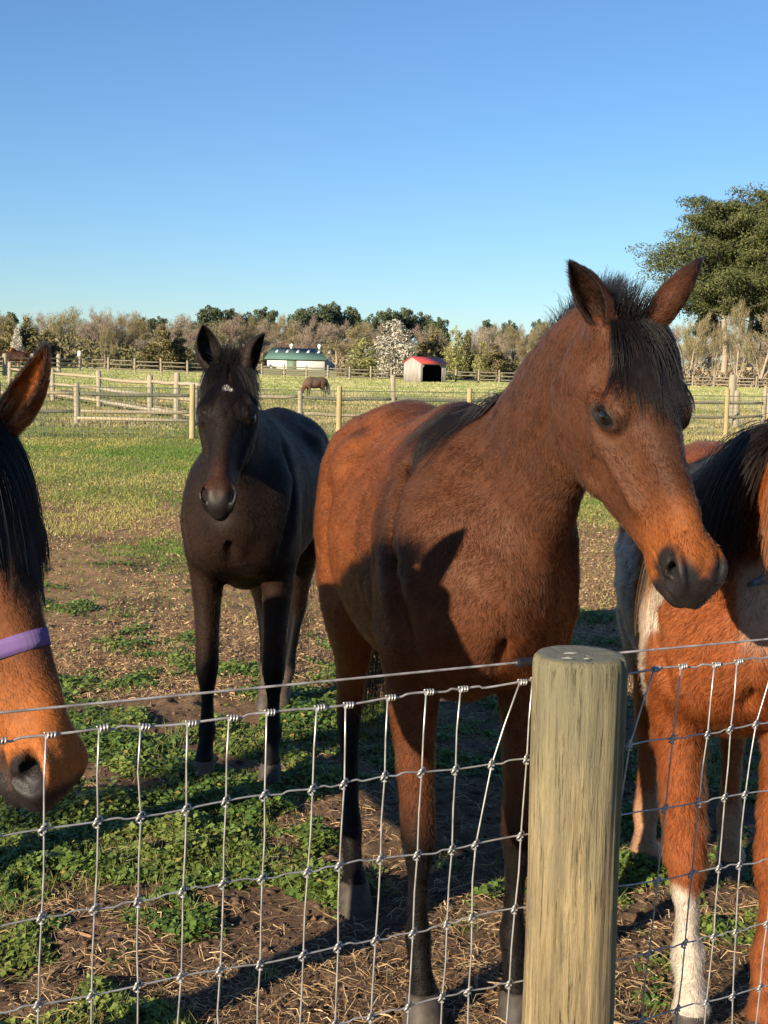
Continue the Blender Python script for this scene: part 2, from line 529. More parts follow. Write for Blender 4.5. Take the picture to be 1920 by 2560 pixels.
def build_horse(name, label, loc, yaw, s, head_at, head_rot, hs=1.0, cat='horse', group=None, foot={}, color=None,
                res=(.010, None), neck_b1=(.34, 0, 1.42), neck_k=.20, ears=None, fur=60000, fur_len=.011, fur_rad=.0003,
                eye_open=(.0250, .0120), barrel=1.0, neck_r=1.0, fur_head=None, length=1.0, cull=-.3, neck_ref=(-.6, 0, .8), neck_base=(.12, 0, 1.20), legk=1.0, simple=False, nost=1.0):
    """yaw: direction faced, degrees to +X from -Y (towards the camera). head_at: poll, world. head_rot: basis."""
    ya = math.radians(yaw)
    fx = np.array([math.sin(ya), -math.cos(ya), 0]); fy = np.array([math.cos(ya), math.sin(ya), 0]); fz = np.array([0, 0, 1.])
    W = np.stack([fx, fy, fz], 1)                      # local -> world
    loc = np.array([loc[0], loc[1], loc[2] if len(loc) > 2 else 0.0])
    toL = lambda p: (np.asarray(p, float) - loc) @ W
    toW = lambda p: np.asarray(p, float) @ W.T + loc
    hM = W.T @ head_rot; ho = toL(head_at)
    hp = lambda x, y, z: ho + hM @ (np.array([x, y, z]) * hs)
    lx = lambda x: x * length if x < 0 else x
    # ---- grid
    pts = [hp(.62, .0, -.1), hp(-.05, 0, 0), hp(.1, .1, -.27), hp(.1, -.1, -.27), hp(.3, 0, .03)]
    lo = np.minimum(np.array([-1.3 * s * length, -.38 * s, -.01]), np.min(pts, 0) - .1)
    hi = np.maximum(np.array([.50 * s, .38 * s, 1.66 * s]), np.max(pts, 0) + .1)
    hlo, hhi = np.min(pts, 0) - .03, np.max(pts, 0) + .03
    def axis(l, h, a, b):
        c, f = res[0], res[1]
        if f is None: return np.arange(l, h, c)
        out = []; x = l
        while x < h:
            out.append(x)
            d = max(a - x, x - b, 0)
            x += min(c, f + d * .12)
        return np.array(out)
    F = Field(*[axis(lo[i], hi[i], hlo[i], hhi[i]) for i in range(3)])
    S = lambda r: [(lx(a[0]) * s, a[1] * s, a[2] * s, a[3] * s, a[4] * s) for a in r]
    up = (0, 0, 1)
    # ---- torso
    tube(F, S([(x, 0, z, w_ * barrel, h * (1 if x > -.2 else (1 + (barrel - 1) * .5))) for x, z, w_, h in TORSO]), up, k=.04)
    tube(F, S([(.16, 0, 1.38, .055, .08), (.02, 0, 1.46, .045, .07), (-.14, 0, 1.47, .045, .06), (-.32, 0, 1.43, .06, .05)]), up, k=.12)
    tube(F, S([(-.45, 0, 1.41, .07, .06), (-.70, 0, 1.46, .09, .06), (-.90, 0, 1.45, .08, .06), (-1.06, 0, 1.36, .05, .05)]), up, k=.12)
    # dock
    tube(F, S([(-1.05, 0, 1.36, .035, .035), (-1.15, 0, 1.30, .032, .032), (-1.19, 0, 1.16, .025, .025), (-1.19, 0, .98, .015, .015)]), (1, 0, 0), k=.03)
    for y in (-1, 1):
        E = lambda c, r, k=.05, M=None: ell(F, (lx(c[0]) * s, c[1] * y * s, c[2] * s), np.array(r) * s, M, k * s)
        E((-.66, .185, 1.36), (.07, .05, .06), .09)               # point of hip
        E((-.90, .125, 1.30), (.20, .12, .17), .08)               # croup
        E((-1.02, .10, 1.12), (.13, .10, .20), .07)               # buttock
        # shoulder blade, point of shoulder, breast
        tube(F, S([(-.02, .085 * y, 1.36, .055, .10), (.10, .14 * y, 1.24, .065, .12), (.22, .165 * y, 1.10, .07, .11), (.27, .155 * y, 1.00, .06, .09)]), (1, 0, .6), k=.11)
        E((.30, .085, 1.02), (.10, .085, .13), .05)
        E((.10, .165, 1.00), (.11, .06, .13), .06)                # triceps
        E((.24, .115, 1.20), (.13, .09, .15), .09)                # base of the neck
        # fore leg
        fo = np.array(foot.get(('f', y), (0, 0, 0)), float)
        def leg(rows, ztop, fo):
            out = []
            for x, yy, z, a, b in rows:
                w_ = np.clip(1 - z / ztop, 0, 1)
                lk = legk if z < .66 else 1 + (legk - 1) * .4
                out.append((lx(x) * s + fo[0] * w_, yy * y * s + fo[1] * w_, z * s + fo[2] * w_ , a * s * lk, b * s * lk))
            return out
        tube(F, leg([(.15, .15, .98, .075, .12), (.145, .152, .86, .066, .098), (.155, .148, .74, .054, .074), (.165, .145, .62, .044, .055), (.172, .143, .53, .043, .047),
                     (.176, .142, .47, .043, .048), (.172, .142, .41, .034, .038), (.165, .142, .34, .024, .032), (.162, .142, .25, .025, .034), (.165, .142, .20, .034, .040),
                     (.182, .142, .155, .028, .031), (.205, .142, .11, .031, .034), (.222, .142, .075, .038, .044)], .95, fo), (1, 0, 0), k=.05)
        tube(F, leg([(.150, .142, .42, .010, .010), (.137, .142, .34, .010, .011), (.134, .142, .25, .010, .011), (.140, .142, .20, .013, .013)], .95, fo), (1, 0, 0), k=.012)
        # hind leg
        ho_ = np.array(foot.get(('h', y), (0, 0, 0)), float)
        tube(F, leg([(-.88, .15, 1.14, .12, .21), (-.84, .165, .98, .105, .17), (-.86, .165, .86, .078, .125), (-.93, .155, .74, .056, .085), (-1.01, .150, .63, .042, .058),
                     (-1.06, .148, .56, .038, .052), (-1.075, .148, .50, .036, .045), (-1.068, .148, .42, .027, .035), (-1.060, .148, .28, .026, .034), (-1.052, .148, .20, .035, .041),
                     (-1.030, .148, .15, .028, .031), (-1.005, .148, .105, .031, .034), (-.985, .148, .075, .038, .044)], 1.05, ho_), (1, 0, 0), k=.06)
        tube(F, leg([(-1.112, .148, .56, .012, .014), (-1.105, .148, .47, .010, .012), (-1.092, .148, .38, .009, .011), (-1.088, .148, .28, .009, .011), (-1.082, .148, .20, .013, .013)], 1.05, ho_), (1, 0, 0), k=.012)
        # stifle
        E((-.74, .185, .93), (.075, .05, .10), .08)
    for y in (-1, 1):
        def TS(rows, k, mode='sub', upv=(0, 0, 1)): tube(F, S([(a_, b_ * y, c_, r1, r2) for a_, b_, c_, r1, r2 in rows]), upv, k=k * s, mode=mode)
        TS([(.10, .140, 1.40, .004, .004), (.20, .186, 1.27, .008, .008), (.285, .208, 1.14, .008, .008), (.33, .19, 1.00, .004, .004)], .07)      # groove in front of the shoulder
        TS([(-.05, .270, 1.28, .010, .010), (-.02, .279, 1.14, .008, .008), (.03, .269, 1.00, .008, .008), (.09, .240, .88, .010, .010)], .08)   # behind the shoulder
        TS([(-.66, .300, 1.24, .03, .03), (-.64, .312, 1.12, .035, .035), (-.66, .300, .98, .03, .03)], .09)                                      # flank
        TS([(-.98, .262, 1.20, .010, .010), (-1.01, .235, 1.02, .013, .013), (-.99, .215, .86, .010, .010)], .05)                                  # hamstring line
        TS([(.20, .075, .985, .012, .012), (.165, .07, .90, .016, .016), (.13, .075, .83, .014, .014)], .03)                                      # armpit fold
    ell(F, (.30 * s, 0, 1.10 * s), np.array((.12, .14, .15)) * s, None, .08 * s)
    tube(F, S([(.45, 0, 1.14, .006, .006), (.45, 0, 1.04, .007, .007), (.43, 0, .96, .005, .005)]), (0, 0, 1), k=.05 * s, mode='sub')  # breast midline
    # ---- neck
    e = hp(.06, 0, -.105)
    b0 = np.array([neck_base[0] * s, neck_base[1], neck_base[2] * s]); b1 = np.array([neck_b1[0] * s, neck_b1[1], neck_b1[2] * s])
    b2 = e + unit(hM @ np.array([-.62, 0, -.78])) * neck_k
    tt = np.linspace(0, 1, 9)[:, None]
    bz = (1 - tt) ** 3 * b0 + 3 * (1 - tt) ** 2 * tt * b1 + 3 * (1 - tt) * tt ** 2 * b2 + tt ** 3 * e
    rl = np.interp(tt[:, 0], [0, .25, .5, .75, 1], [.15, .118, .088, .072, .062]) * s * neck_r
    rv = np.interp(tt[:, 0], [0, .25, .5, .75, 1], [.27, .235, .192, .158, .130]) * s * neck_r
    tube(F, np.column_stack([bz, rl, rv]), neck_ref, k=.07, n=2)
    for y in (-1, 1):
        jr = []
        for i in range(4, 8):
            t = unit(bz[min(i + 1, 8)] - bz[max(i - 1, 0)]); u = unit(np.array(neck_ref) - np.dot(neck_ref, t) * t); sd2 = np.cross(t, u)
            jr.append(np.concatenate([bz[i] - u * rv[i] * .50 + sd2 * y * rl[i] * 1.06, [.008 * s, .008 * s]]))
        tube(F, np.array(jr), neck_ref, k=.05 * s, n=2, mode='sub')       # jugular groove
    crest = []
    for i in range(9):
        t = unit(bz[min(i + 1, 8)] - bz[max(i - 1, 0)]); u = unit(np.array(neck_ref) - np.dot(neck_ref, t) * t)
        crest.append(np.concatenate([bz[i] + u * rv[i] * .96, u, np.cross(t, u)]))
    crest = np.array(crest)
    # ---- head
    ext = [hp(a, b, c) for a in (-.06, .64) for b in (-.1, .1) for c in (.03, -.28)]
    F.add(np.min(ext, 0), np.max(ext, 0), head_fn(hM, ho, hs), k=.045)
    def HE(c, r, k=.02, mode='add', rot=None, sides=(-1, 1)):
        for y in sides:
            Mx = np.eye(3)
            if rot is not None:
                a, b, c_ = rot
                R1 = np.array(Matrix.Rotation(a * y, 3, 'X') @ Matrix.Rotation(b, 3, 'Y') @ Matrix.Rotation(c_ * y, 3, 'Z'))
                Mx = R1
            ell(F, hp(c[0], c[1] * y, c[2]), np.array(r) * hs, hM @ Mx, k * hs, mode)
    def HT_(rows, k=.015, mode='add', upv=(0, 0, 1), sides=(-1, 1), n=3):
        for y in sides:
            tube(F, [tuple(hp(a, b * y, c)) + (r1 * hs, r2 * hs) for a, b, c, r1, r2 in rows], hM @ np.array(upv), k * hs, n, mode)
    HE((.150, .056, -.150), (.115, .034, .105), .03)                       # cheek
    HT_([(.02, .058, -.10, .012, .014), (.06, .066, -.185, .012, .014), (.13, .064, -.236, .010, .012), (.21, .058, -.245, .010, .011), (.28, .05, -.215, .009, .010)], .03)   # jaw edge
    HE((.180, .064, -.028), (.042, .022, .019), .03)                       # brow
    HT_([(.15, .088, -.062, .011, .012), (.205, .092, -.092, .010, .011), (.27, .080, -.100, .009, .009), (.34, .064, -.098, .007, .008), (.38, .056, -.096, .005, .006)], .028)  # facial crest
    HE((.130, .088, -.042), (.030, .012, .018), .030, 'sub')               # temple hollow
    HE((.385, .066, -.052), (.075, .012, .018), .035, 'sub')               # side of nose hollow
    HE((.315, .076, -.160), (.070, .014, .030), .040, 'sub')               # below crest
    HE((.03, .052, -.03), (.034, .026, .034), .03)                         # ear root
    # eye (long axis tilted, inner corner forward and up)
    ex, ey, ez = EYE_AT
    ca, sa = math.cos(EYE_TILT), math.sin(EYE_TILT)
    ep = lambda u, o, v: (ex + u * ca - v * sa, ey + o, ez + u * sa + v * ca)
    HE((ex, ey - .006, ez), (.033, .022, .026), .018)
    HE(ep(.001, .022, -.001), (eye_open[0], .022, eye_open[1]), .004, 'sub', rot=(0, -EYE_TILT, 0))
    HT_([ep(-.029, .004, .002) + (.003, .003), ep(-.014, .0125, .0135) + (.004, .004), ep(.004, .0155, .0170) + (.0045, .0045), ep(.020, .010, .0115) + (.0035, .0035), ep(.033, .001, .000) + (.0025, .0025)], .007)   # upper lid
    HT_([ep(-.027, .005, -.003) + (.0025, .0025), ep(-.010, .012, -.0140) + (.0028, .0028), ep(.010, .011, -.0165) + (.0028, .0028), ep(.032, .002, -.007) + (.0025, .0025)], .007)   # lower lid
    HT_([ep(-.034, -.003, .018) + (.004, .004), ep(-.004, .002, .031) + (.0045, .0045), ep(.028, -.006, .024) + (.004, .004)], .018)   # brow fold
    # nose, lips, chin
    HE((.515, .026, -.062), (.050, .020, .036), .024)
    ny = lambda v: v * nost
    HT_([(.488, ny(.036), -.044, .006, .008), (.515, ny(.048), -.033, .007, .008), (.544, ny(.051), -.033, .0075, .008), (.566, ny(.043), -.052, .0075, .008), (.568, ny(.036), -.080, .007, .008), (.545, ny(.040), -.104, .006, .008)], .009)   # nostril rim
    HT_([(.508, ny(.052), -.052, .007, .009), (.526, ny(.057), -.050, .015, .013), (.546, ny(.057), -.060, .019, .017), (.551, ny(.052), -.078, .018, .014), (.538, ny(.050), -.094, .010, .009)], .003, 'sub')   # nostril
    HT_([(.536, ny(.044), -.066, .016, .015), (.518, .030, -.068, .014, .013), (.494, .022, -.068, .010, .010)], .005, 'sub')
    HE((.560, 0, -.080), (.028, .033, .034), .024, sides=(1,))
    HE((.545, 0, -.130), (.038, .032, .020), .012, sides=(1,))
    HE((.500, 0, -.146), (.050, .033, .025), .022, sides=(1,))
    HT_([(.600, .0, -.114, .005, .003), (.590, .020, -.115, .005, .003), (.568, .031, -.115, .006, .005), (.535, .037, -.112, .008, .005), (.500, .040, -.107, .008, .005), (.468, .044, -.105, .007, .004)], .006, 'sub')
    V, Q = surface_nets(F)
    nvox = F.D.size
    del F
    V = smooth_mesh(V, Q, 2, .5)
    VW = toW(V)
    Nw = vnormals(VW, Q)
    if ((VW[:, 2].max() > 0) and (Nw * (VW - VW.mean(0))).sum() < 0):
        Q = Q[:, ::-1].copy(); Nw = -Nw
    # ---- anatomy coordinates for colour and hair direction
    h = ((V - ho) @ hM) / hs
    b = V / s
    hb = (h[:, 0] > -.06) & (np.abs(h[:, 1]) < .125) & (h[:, 2] > -.30) & (h[:, 2] < .06)
    wh = ss(-.03, .13, h[:, 0]) * ss(-.31, -.20, h[:, 2]) * hb
    # neck parameter
    dn = ((V[:, None, :] - bz[None]) ** 2).sum(2); tn = dn.argmin(1) / 8.0
    info = dict(V=V, VW=VW, h=h, b=b, wh=wh, hb=hb, tn=tn, dn=np.sqrt(dn.min(1)), N=Nw, Nl=Nw @ W, length=length)
    col = color(info) * .86
    leg = ss(.92, .78, b[:, 2])
    neckw = ss(.05, .35, b[:, 0]) * ss(1.0, 1.15, b[:, 2])
    flow = np.tile(np.array([-1., 0, -.35]), (len(V), 1))
    flow = flow * (1 - neckw[:, None]) + np.array([-.35, 0, -.95]) * neckw[:, None]
    flow = flow * (1 - leg[:, None]) + np.array([-.15, 0, -1.]) * leg[:, None]
    cx = ss(.1, .3, b[:, 0]) * ss(1.35, 1.15, b[:, 2]); flow += cx[:, None] * np.stack([0 * cx, np.sign(b[:, 1]) * .6, -.5 * np.ones_like(cx)], 1)
    hf = hM @ np.array([1., 0, -.15]); hside = np.outer(np.sign(h[:, 1]) * .45 * ss(.25, .1, h[:, 0]), hM[:, 1])
    flow = flow * (1 - wh[:, None]) + (hf + hside) * wh[:, None]
    flowW = flow @ W.T
    ln = np.full(len(V), fur_len)
    ln = lerp(ln, fur_len * .62, wh)
    ln = lerp(ln, fur_len * .6, ss(.6, .4, b[:, 2]))
    mz = wh * np.maximum(ss(.50, .56, h[:, 0]), 0)
    ln = lerp(ln, fur_len * .18, mz)
    # bare inside of nostril, lips' edge and eye rim
    em = eye_q(h)
    ln = lerp(ln, .0, (1 - ss(1.1, 1.45, em)) * hb)
    nos = np.minimum(np.sqrt(((h - [.542, .062, -.066]) ** 2).sum(1)), np.sqrt(((h - [.542, -.062, -.066]) ** 2).sum(1)))
    ln = lerp(ln, .0, (1 - ss(.026, .034, nos)) * hb)
    root = empty(name, tuple(loc)); tag(root, label, cat, group)
    inv = -loc
    body = mesh_np('body', VW + inv, Q, MAT_SKIN, root, True, col)
    gl = body.data.attributes.new('gloss', 'FLOAT', 'POINT')
    gv = wh * ss(.50, .56, h[:, 0])
    gl.data.foreach_set('value', gv.astype(np.float32))
    if fur:
        o = coat_curves('coat', root, VW, Q, Nw, col, flowW, ln, fur, MAT_FUR, rad=fur_rad, seed=hash(name) % 97 if False else 5, cull=cull)
        if o: o.location = tuple(inv)
    # ---- eyes
    for y in (-1, 1):
        c = toW(hp(ex + .001, (ey - .0018) * y, ez))
        n1, n2 = 20, 14
        th = np.linspace(0, 2 * np.pi, n1, endpoint=False); ph = np.linspace(0, np.pi, n2)
        vv = np.array([[math.sin(p) * math.cos(t), math.sin(p) * math.sin(t), math.cos(p)] for p in ph for t in th]) * np.array([.0245, .0215, .0225]) * hs
        vv = vv @ (head_rot.T) + c
        qq = np.array([[i * n1 + j, i * n1 + (j + 1) % n1, (i + 1) * n1 + (j + 1) % n1, (i + 1) * n1 + j] for i in range(n2 - 1) for j in range(n1)])
        mesh_np('eye', vv + inv, qq, MAT_EYE, root)
        if simple: continue
        # eyelashes
        r = np.random.default_rng(3); k = 60
        a = r.uniform(0, 1, k); st = np.stack([ex - .026 + a * .044, (ey + .012 + .004 * np.sin(a * 3.14)) * np.ones(k), ez + .006 + .016 * np.sin(a * 3.14)], 1)
        st[:, 1] *= y
        d = np.stack([r.normal(.1, .3, k), y * np.ones(k), r.normal(-.55, .2, k)], 1); d /= np.linalg.norm(d, axis=1, keepdims=True)
        Lr = r.uniform(.008, .015, k)[:, None]
        P3 = np.stack([st + d * Lr * q + np.array([0, 0, .004]) * q * q for q in (0, .5, 1)], 1)
        P3 = toW((ho + (P3 * hs) @ hM.T).reshape(-1, 3)).reshape(k, 3, 3) + inv
        hair_object('eyelashes', root, P3, np.full((k, 3), .008), MAT_LONG, .00028)
    # ---- hooves
    for kind in ('f', 'h'):
        for y in (-1, 1):
            fo = np.array(foot.get((kind, y), (0, 0, 0)), float)
            x0 = (.222 if kind == 'f' else -.985); x0 = lx(x0); yy = .142 if kind == 'f' else .148
            c = np.array([x0 * s + fo[0] * .92, yy * y * s + fo[1] * .92, 0])
            rings = [(.085, -.004, .040, .046), (.080, .0, .043, .050), (.04, .014, .050, .058), (.0, .028, .056, .066), (-.012, .030, .057, .067)]
            n1 = 20; vv = []
            for z, dx, ra, rb in rings:
                for j in range(n1):
                    t = 2 * np.pi * j / n1
                    cx_ = math.cos(t); cx_ = cx_ if cx_ > 0 else cx_ * .8
                    vv.append(c + np.array([(dx + rb * cx_), ra * math.sin(t), z + (.012 if cx_ < 0 and z > .02 else 0)*-1]) * s)
            vv = np.array(vv)
            qq = [np.array([[i * n1 + j, (i + 1) * n1 + j, (i + 1) * n1 + (j + 1) % n1, i * n1 + (j + 1) % n1] for i in range(len(rings) - 1) for j in range(n1)])]
            qq.append(np.arange(n1)[None, :]); 
            mesh_np('hoof', toW(vv) + inv, qq, MAT_HOOF, root)
    H = dict(root=root, inv=inv, toW=toW, toL=toL, hM=hM, ho=ho, hs=hs, s=s, head_rot=head_rot, hp=hp, crest=crest, W=W, VW=VW, Q=Q, h=h, b=b, nvox=nvox, loc=loc)
    return H

def ear(H, y, tip=None, open_dir=None, wtip=None, wopen=None, length=.165, width=.040, base=(.028, .050, -.012), col=(.05, .02, .01), col_in=None, col_tip=(.012, .009, .008), fur=6000, fur_len=.008, bend=.0, seed=11, bend_dir=(0, 0, 0), rim=.84):
    """tip: direction (head-local) from root to tip, y mirrored for the right ear; open_dir: where the cup opens"""
    hp, hM, hs = H['hp'], H['hM'], H['hs']
    m = np.array([1, y, 1.])
    if wtip is not None: tip = (H['head_rot'].T @ np.array(wtip)) * m
    if wopen is not None: open_dir = (H['head_rot'].T @ np.array(wopen)) * m
    ax = unit(np.array(tip) * m); op = np.array(open_dir) * m; op = unit(op - np.dot(op, ax) * ax); si = np.cross(ax, op)
    b0 = np.array(base) * m
    nt_, na = 22, 26
    T = np.linspace(0, 1, nt_)
    R = np.interp(T, [0, .12, .3, .5, .7, .85, .95, 1], [.62, .78, .98, 1.0, .80, .50, .24, .05]) * width
    half = np.radians(np.interp(T, [0, .1, .3, .6, 1], [172, 165, 132, 112, 95]))
    out, inn, oc, ic = [], [], [], []
    bd = np.array(bend_dir) * m
    for i, t in enumerate(T):
        c = b0 + ax * (t - .06) * length + bd * bend * (t ** 2.2) - op * (.012 * math.sin(t * 3.14))
        for j in range(na):
            a = -half[i] + 2 * half[i] * j / (na - 1)
            d = -op * math.cos(a) * .82 + si * math.sin(a)
            out.append(c + d * R[i]); inn.append(c + d * (R[i] - min(.0045, R[i] * .5)))
    n = nt_ * na
    V = np.array(out + inn)
    q = []
    for i in range(nt_ - 1):
        for j in range(na - 1):
            a, b, c, d = i * na + j, i * na + j + 1, (i + 1) * na + j + 1, (i + 1) * na + j
            q.append((a, b, c, d)); q.append((n + a, n + d, n + c, n + b))
        a, d = i * na, (i + 1) * na
        q.append((a, d, n + d, n + a)); a += na - 1; d += na - 1; q.append((a, n + a, n + d, d))
    a = (nt_ - 1) * na
    for j in range(na - 1): q.append((a + j, a + j + 1, n + a + j + 1, n + a + j))
    Q = np.array(q)
    VW = H['toW'](H['ho'] + (V * hs) @ hM.T)
    Nw = vnormals(VW, Q)
    cen = VW[:n].mean(0)
    # outside normals should point away from the centre line
    axl = np.repeat(np.arange(nt_), na)
    cl = np.array([VW[i * na:(i + 1) * na].mean(0) for i in range(nt_)])
    if ((VW[:n] - cl[axl]) * Nw[:n]).sum() < 0: Q = Q[:, ::-1].copy(); Nw = -Nw
    tt = np.tile(np.repeat(T, na), 2)
    jj = np.tile(np.tile(np.abs(np.linspace(-1, 1, na)), nt_), 2)
    c = np.tile(np.array(col), (2 * n, 1)).astype(float)
    ci = np.array(col_in if col_in is not None else np.array(col) * .8)
    c[n:] = ci
    wt = np.maximum(ss(.62, 1.0, tt) * .95, ss(rim, 1.0, jj) * .9)
    c = mixc(c, col_tip, wt)
    root = H['root']
    mesh_np('ear', VW + H['inv'], Q, MAT_SKIN, root, True, c)
    axW = H['toW'](H['ho'] + hM @ ax) - H['toW'](H['ho'])
    flow = np.tile(axW, (2 * n, 1))
    ln = np.full(2 * n, fur_len); ln[n:] *= 1.6
    ln *= np.where(tt < .1, 1.3, 1)
    sub = Q
    o = coat_curves('ear_fur', root, VW, sub, Nw, c, flow, ln, fur, MAT_FUR, rad=.00028, seed=seed, lift=.5, cull=-.6)
    if o: o.location = tuple(H['inv'])

def strands(H, roots, dirs, lens, col, rad=.00035, pts=8, grav=1.0, seed=2, clump=10, clump_s=.5, curl=.15, name='mane', stick=None, spread=.15, colvar=.35, drift=None, target=None):
    """long hair: each root a strand that starts along dir and falls; head-surface push-out with `stick` (callable giving outward offset)"""
    r = np.random.default_rng(seed)
    n = len(roots)
    d = dirs + r.normal(0, spread, dirs.shape); d /= np.linalg.norm(d, axis=1, keepdims=True)
    P3 = np.zeros((n, pts, 3)); P3[:, 0] = roots
    step = (lens / (pts - 1))[:, None]
    wob = r.normal(0, 1, (n, 3)) * curl
    for i in range(1, pts):
        g = np.array([0, 0, -1.]) * grav
        d = d + g * .32 + wob * .12 * math.sin(i * 1.1)
        if drift is not None: d = d + drift * .1
        d /= np.linalg.norm(d, axis=1, keepdims=True)
        P3[:, i] = P3[:, i - 1] + d * step
        if stick is not None: P3[:, i] = stick(P3[:, i])
    if clump:
        k = max(1, n // clump); cid = r.integers(0, n, k)
        cr = roots[cid]
        # nearest clump centre
        best = np.zeros(n, int); bd = np.full(n, 1e9)
        for q in range(k):
            dd = ((roots - cr[q]) ** 2).sum(1); m_ = dd < bd; bd[m_] = dd[m_]; best[m_] = q
        tgt = P3[cid[best]]
        a = (np.linspace(0, 1, pts) ** 1.2)[None, :, None] * clump_s
        P3 = P3 * (1 - a) + tgt * a
        if stick is not None:
            for i in range(1, pts): P3[:, i] = stick(P3[:, i])
    c = np.asarray(col) * r.uniform(1 - colvar, 1 + colvar, (n, 1)) if np.ndim(col) == 1 else np.asarray(col)
    o = hair_object(name, H['root'], P3 + H['inv'], c, MAT_LONG, rad, .35)
    return o

def pusher(H, off=.006):
    """keeps hair outside the skin: nearest body vertex test with a KD-tree"""
    from mathutils.kdtree import KDTree
    V = H['VW']; N_ = vnormals(V, H['Q'])
    sel = np.arange(0, len(V), 2)
    kd = KDTree(len(sel))
    for i, j in enumerate(sel): kd.insert(V[j], i)
    kd.balance()
    def f(Pn):
        out = Pn.copy()
        for i in range(len(Pn)):
            co, ix, dist = kd.find(Pn[i])
            nrm = N_[sel[ix]]; dd = float(np.dot(Pn[i] - V[sel[ix]], nrm))
            if dd < off: out[i] = Pn[i] + nrm * (off - dd)
        return out
    return f

def crest_at(H, t):
    cr = H['crest']; x = t * 8
    out = np.stack([np.interp(x, np.arange(9), cr[:, i]) for i in range(9)], 1)
    return H['toW'](out[:, :3]), out[:, 3:6] @ H['W'].T, out[:, 6:9] @ H['W'].T

def mane(H, t0, t1, n, length, side, up=.6, col=(.012, .009, .008), seed=5, push=None, rad=.0004, grav=1.0, back=0.0, spread=.2, clump=12, clump_s=.5, pts=8, width=.018, name='mane', drift=None, curl=.15):
    r = np.random.default_rng(seed)
    t = r.uniform(t0, t1, n); p, u, s_ = crest_at(H, t)
    hr = H['head_rot']
    p = p + s_ * r.normal(0, width * .5, (n, 1)) - u * .004
    fwd = np.tile(H['W'][:, 0], (n, 1))
    d = u * up + s_ * side + fwd * (-back)
    d /= np.linalg.norm(d, axis=1, keepdims=True)
    ln = (length(t) if callable(length) else length) * r.uniform(.65, 1.15, n)
    return strands(H, p, d, ln, np.array(col), rad=rad, grav=grav, seed=seed, spread=spread, clump=clump, clump_s=clump_s, stick=push, pts=pts, name=name, drift=drift, curl=curl)

def forelock(H, n, length, lat=0.0, fan=.5, col=(.012, .009, .008), seed=8, push=None, rad=.0004, tuft=.2, spread=.12, xr=(-.02, .05), yr=.042, clump=14, clump_s=.55, tuft_len=.06, ymid=0.0, part=0.0):
    r = np.random.default_rng(seed)
    x = r.uniform(xr[0], xr[1], n); y = np.clip(r.normal(ymid, yr * .55, n), -yr + ymid, yr + ymid); z = np.full(n, .02)
    hl = np.stack([x, y, z], 1) * H['hs']
    p = H['toW'](H['ho'] + hl @ H['hM'].T)
    hr = H['head_rot']
    yy = (y - ymid) / yr; yy = yy + part * np.sign(yy)
    dl = np.stack([np.ones(n) * .55, yy * fan + lat, np.ones(n) * .35], 1)
    d = dl @ hr.T; d /= np.linalg.norm(d, axis=1, keepdims=True)
    if push is not None: p = snap(H, p)
    ln = length * r.uniform(.55, 1.1, n) * (1 - .25 * np.abs(y / yr))
    o = strands(H, p, d, ln, np.array(col), rad=rad, seed=seed, spread=spread, clump=clump, clump_s=clump_s, stick=push, pts=10, name='forelock', drift=hr @ np.array([.9, lat * .8, -.2]))
    k = int(n * tuft)
    if k:
        x = r.uniform(xr[0] - .02, xr[1] * .6, k); y = r.normal(ymid, yr * .5, k)
        p = snap(H, H['toW'](H['ho'] + (np.stack([x, y, np.full(k, .02)], 1) * H['hs']) @ H['hM'].T))
        d = np.stack([-.75 + x * 3, y / yr * .5 + lat * .4, np.ones(k) * .6], 1) @ hr.T; d /= np.linalg.norm(d, axis=1, keepdims=True)
        strands(H, p, d, tuft_len * r.uniform(.4, 1.3, k), np.array(col), rad=rad, seed=seed + 1, spread=.22, clump=7, clump_s=.4, grav=.12, pts=6, name='forelock_tuft')
    return o

_kd = {}
def kd_of(H):
    k = H['root'].name
    if k not in _kd:
        from mathutils.kdtree import KDTree
        V = H['VW']; N_ = vnormals(V, H['Q'])
        sel = np.arange(0, len(V), 2); kd = KDTree(len(sel))
        for i, j in enumerate(sel): kd.insert(V[j], i)
        kd.balance(); _kd[k] = (kd, V[sel], N_[sel])
    return _kd[k]
def snap(H, p):
    kd, V, N_ = kd_of(H); out = p.copy()
    for i in range(len(p)):
        co, ix, dist = kd.find(p[i]); out[i] = p[i] - N_[ix] * float(np.dot(p[i] - V[ix], N_[ix]) + .001)
    return out
def pusher(H, off=.006):
    kd, V, N_ = kd_of(H)
    def f(Pn):
        out = Pn.copy()
        for i in range(len(Pn)):
            co, ix, dist = kd.find(Pn[i])
            dd = float(np.dot(Pn[i] - V[ix], N_[ix]))
            if dd < off: out[i] = Pn[i] + N_[ix] * (off - dd)
        return out
    return f

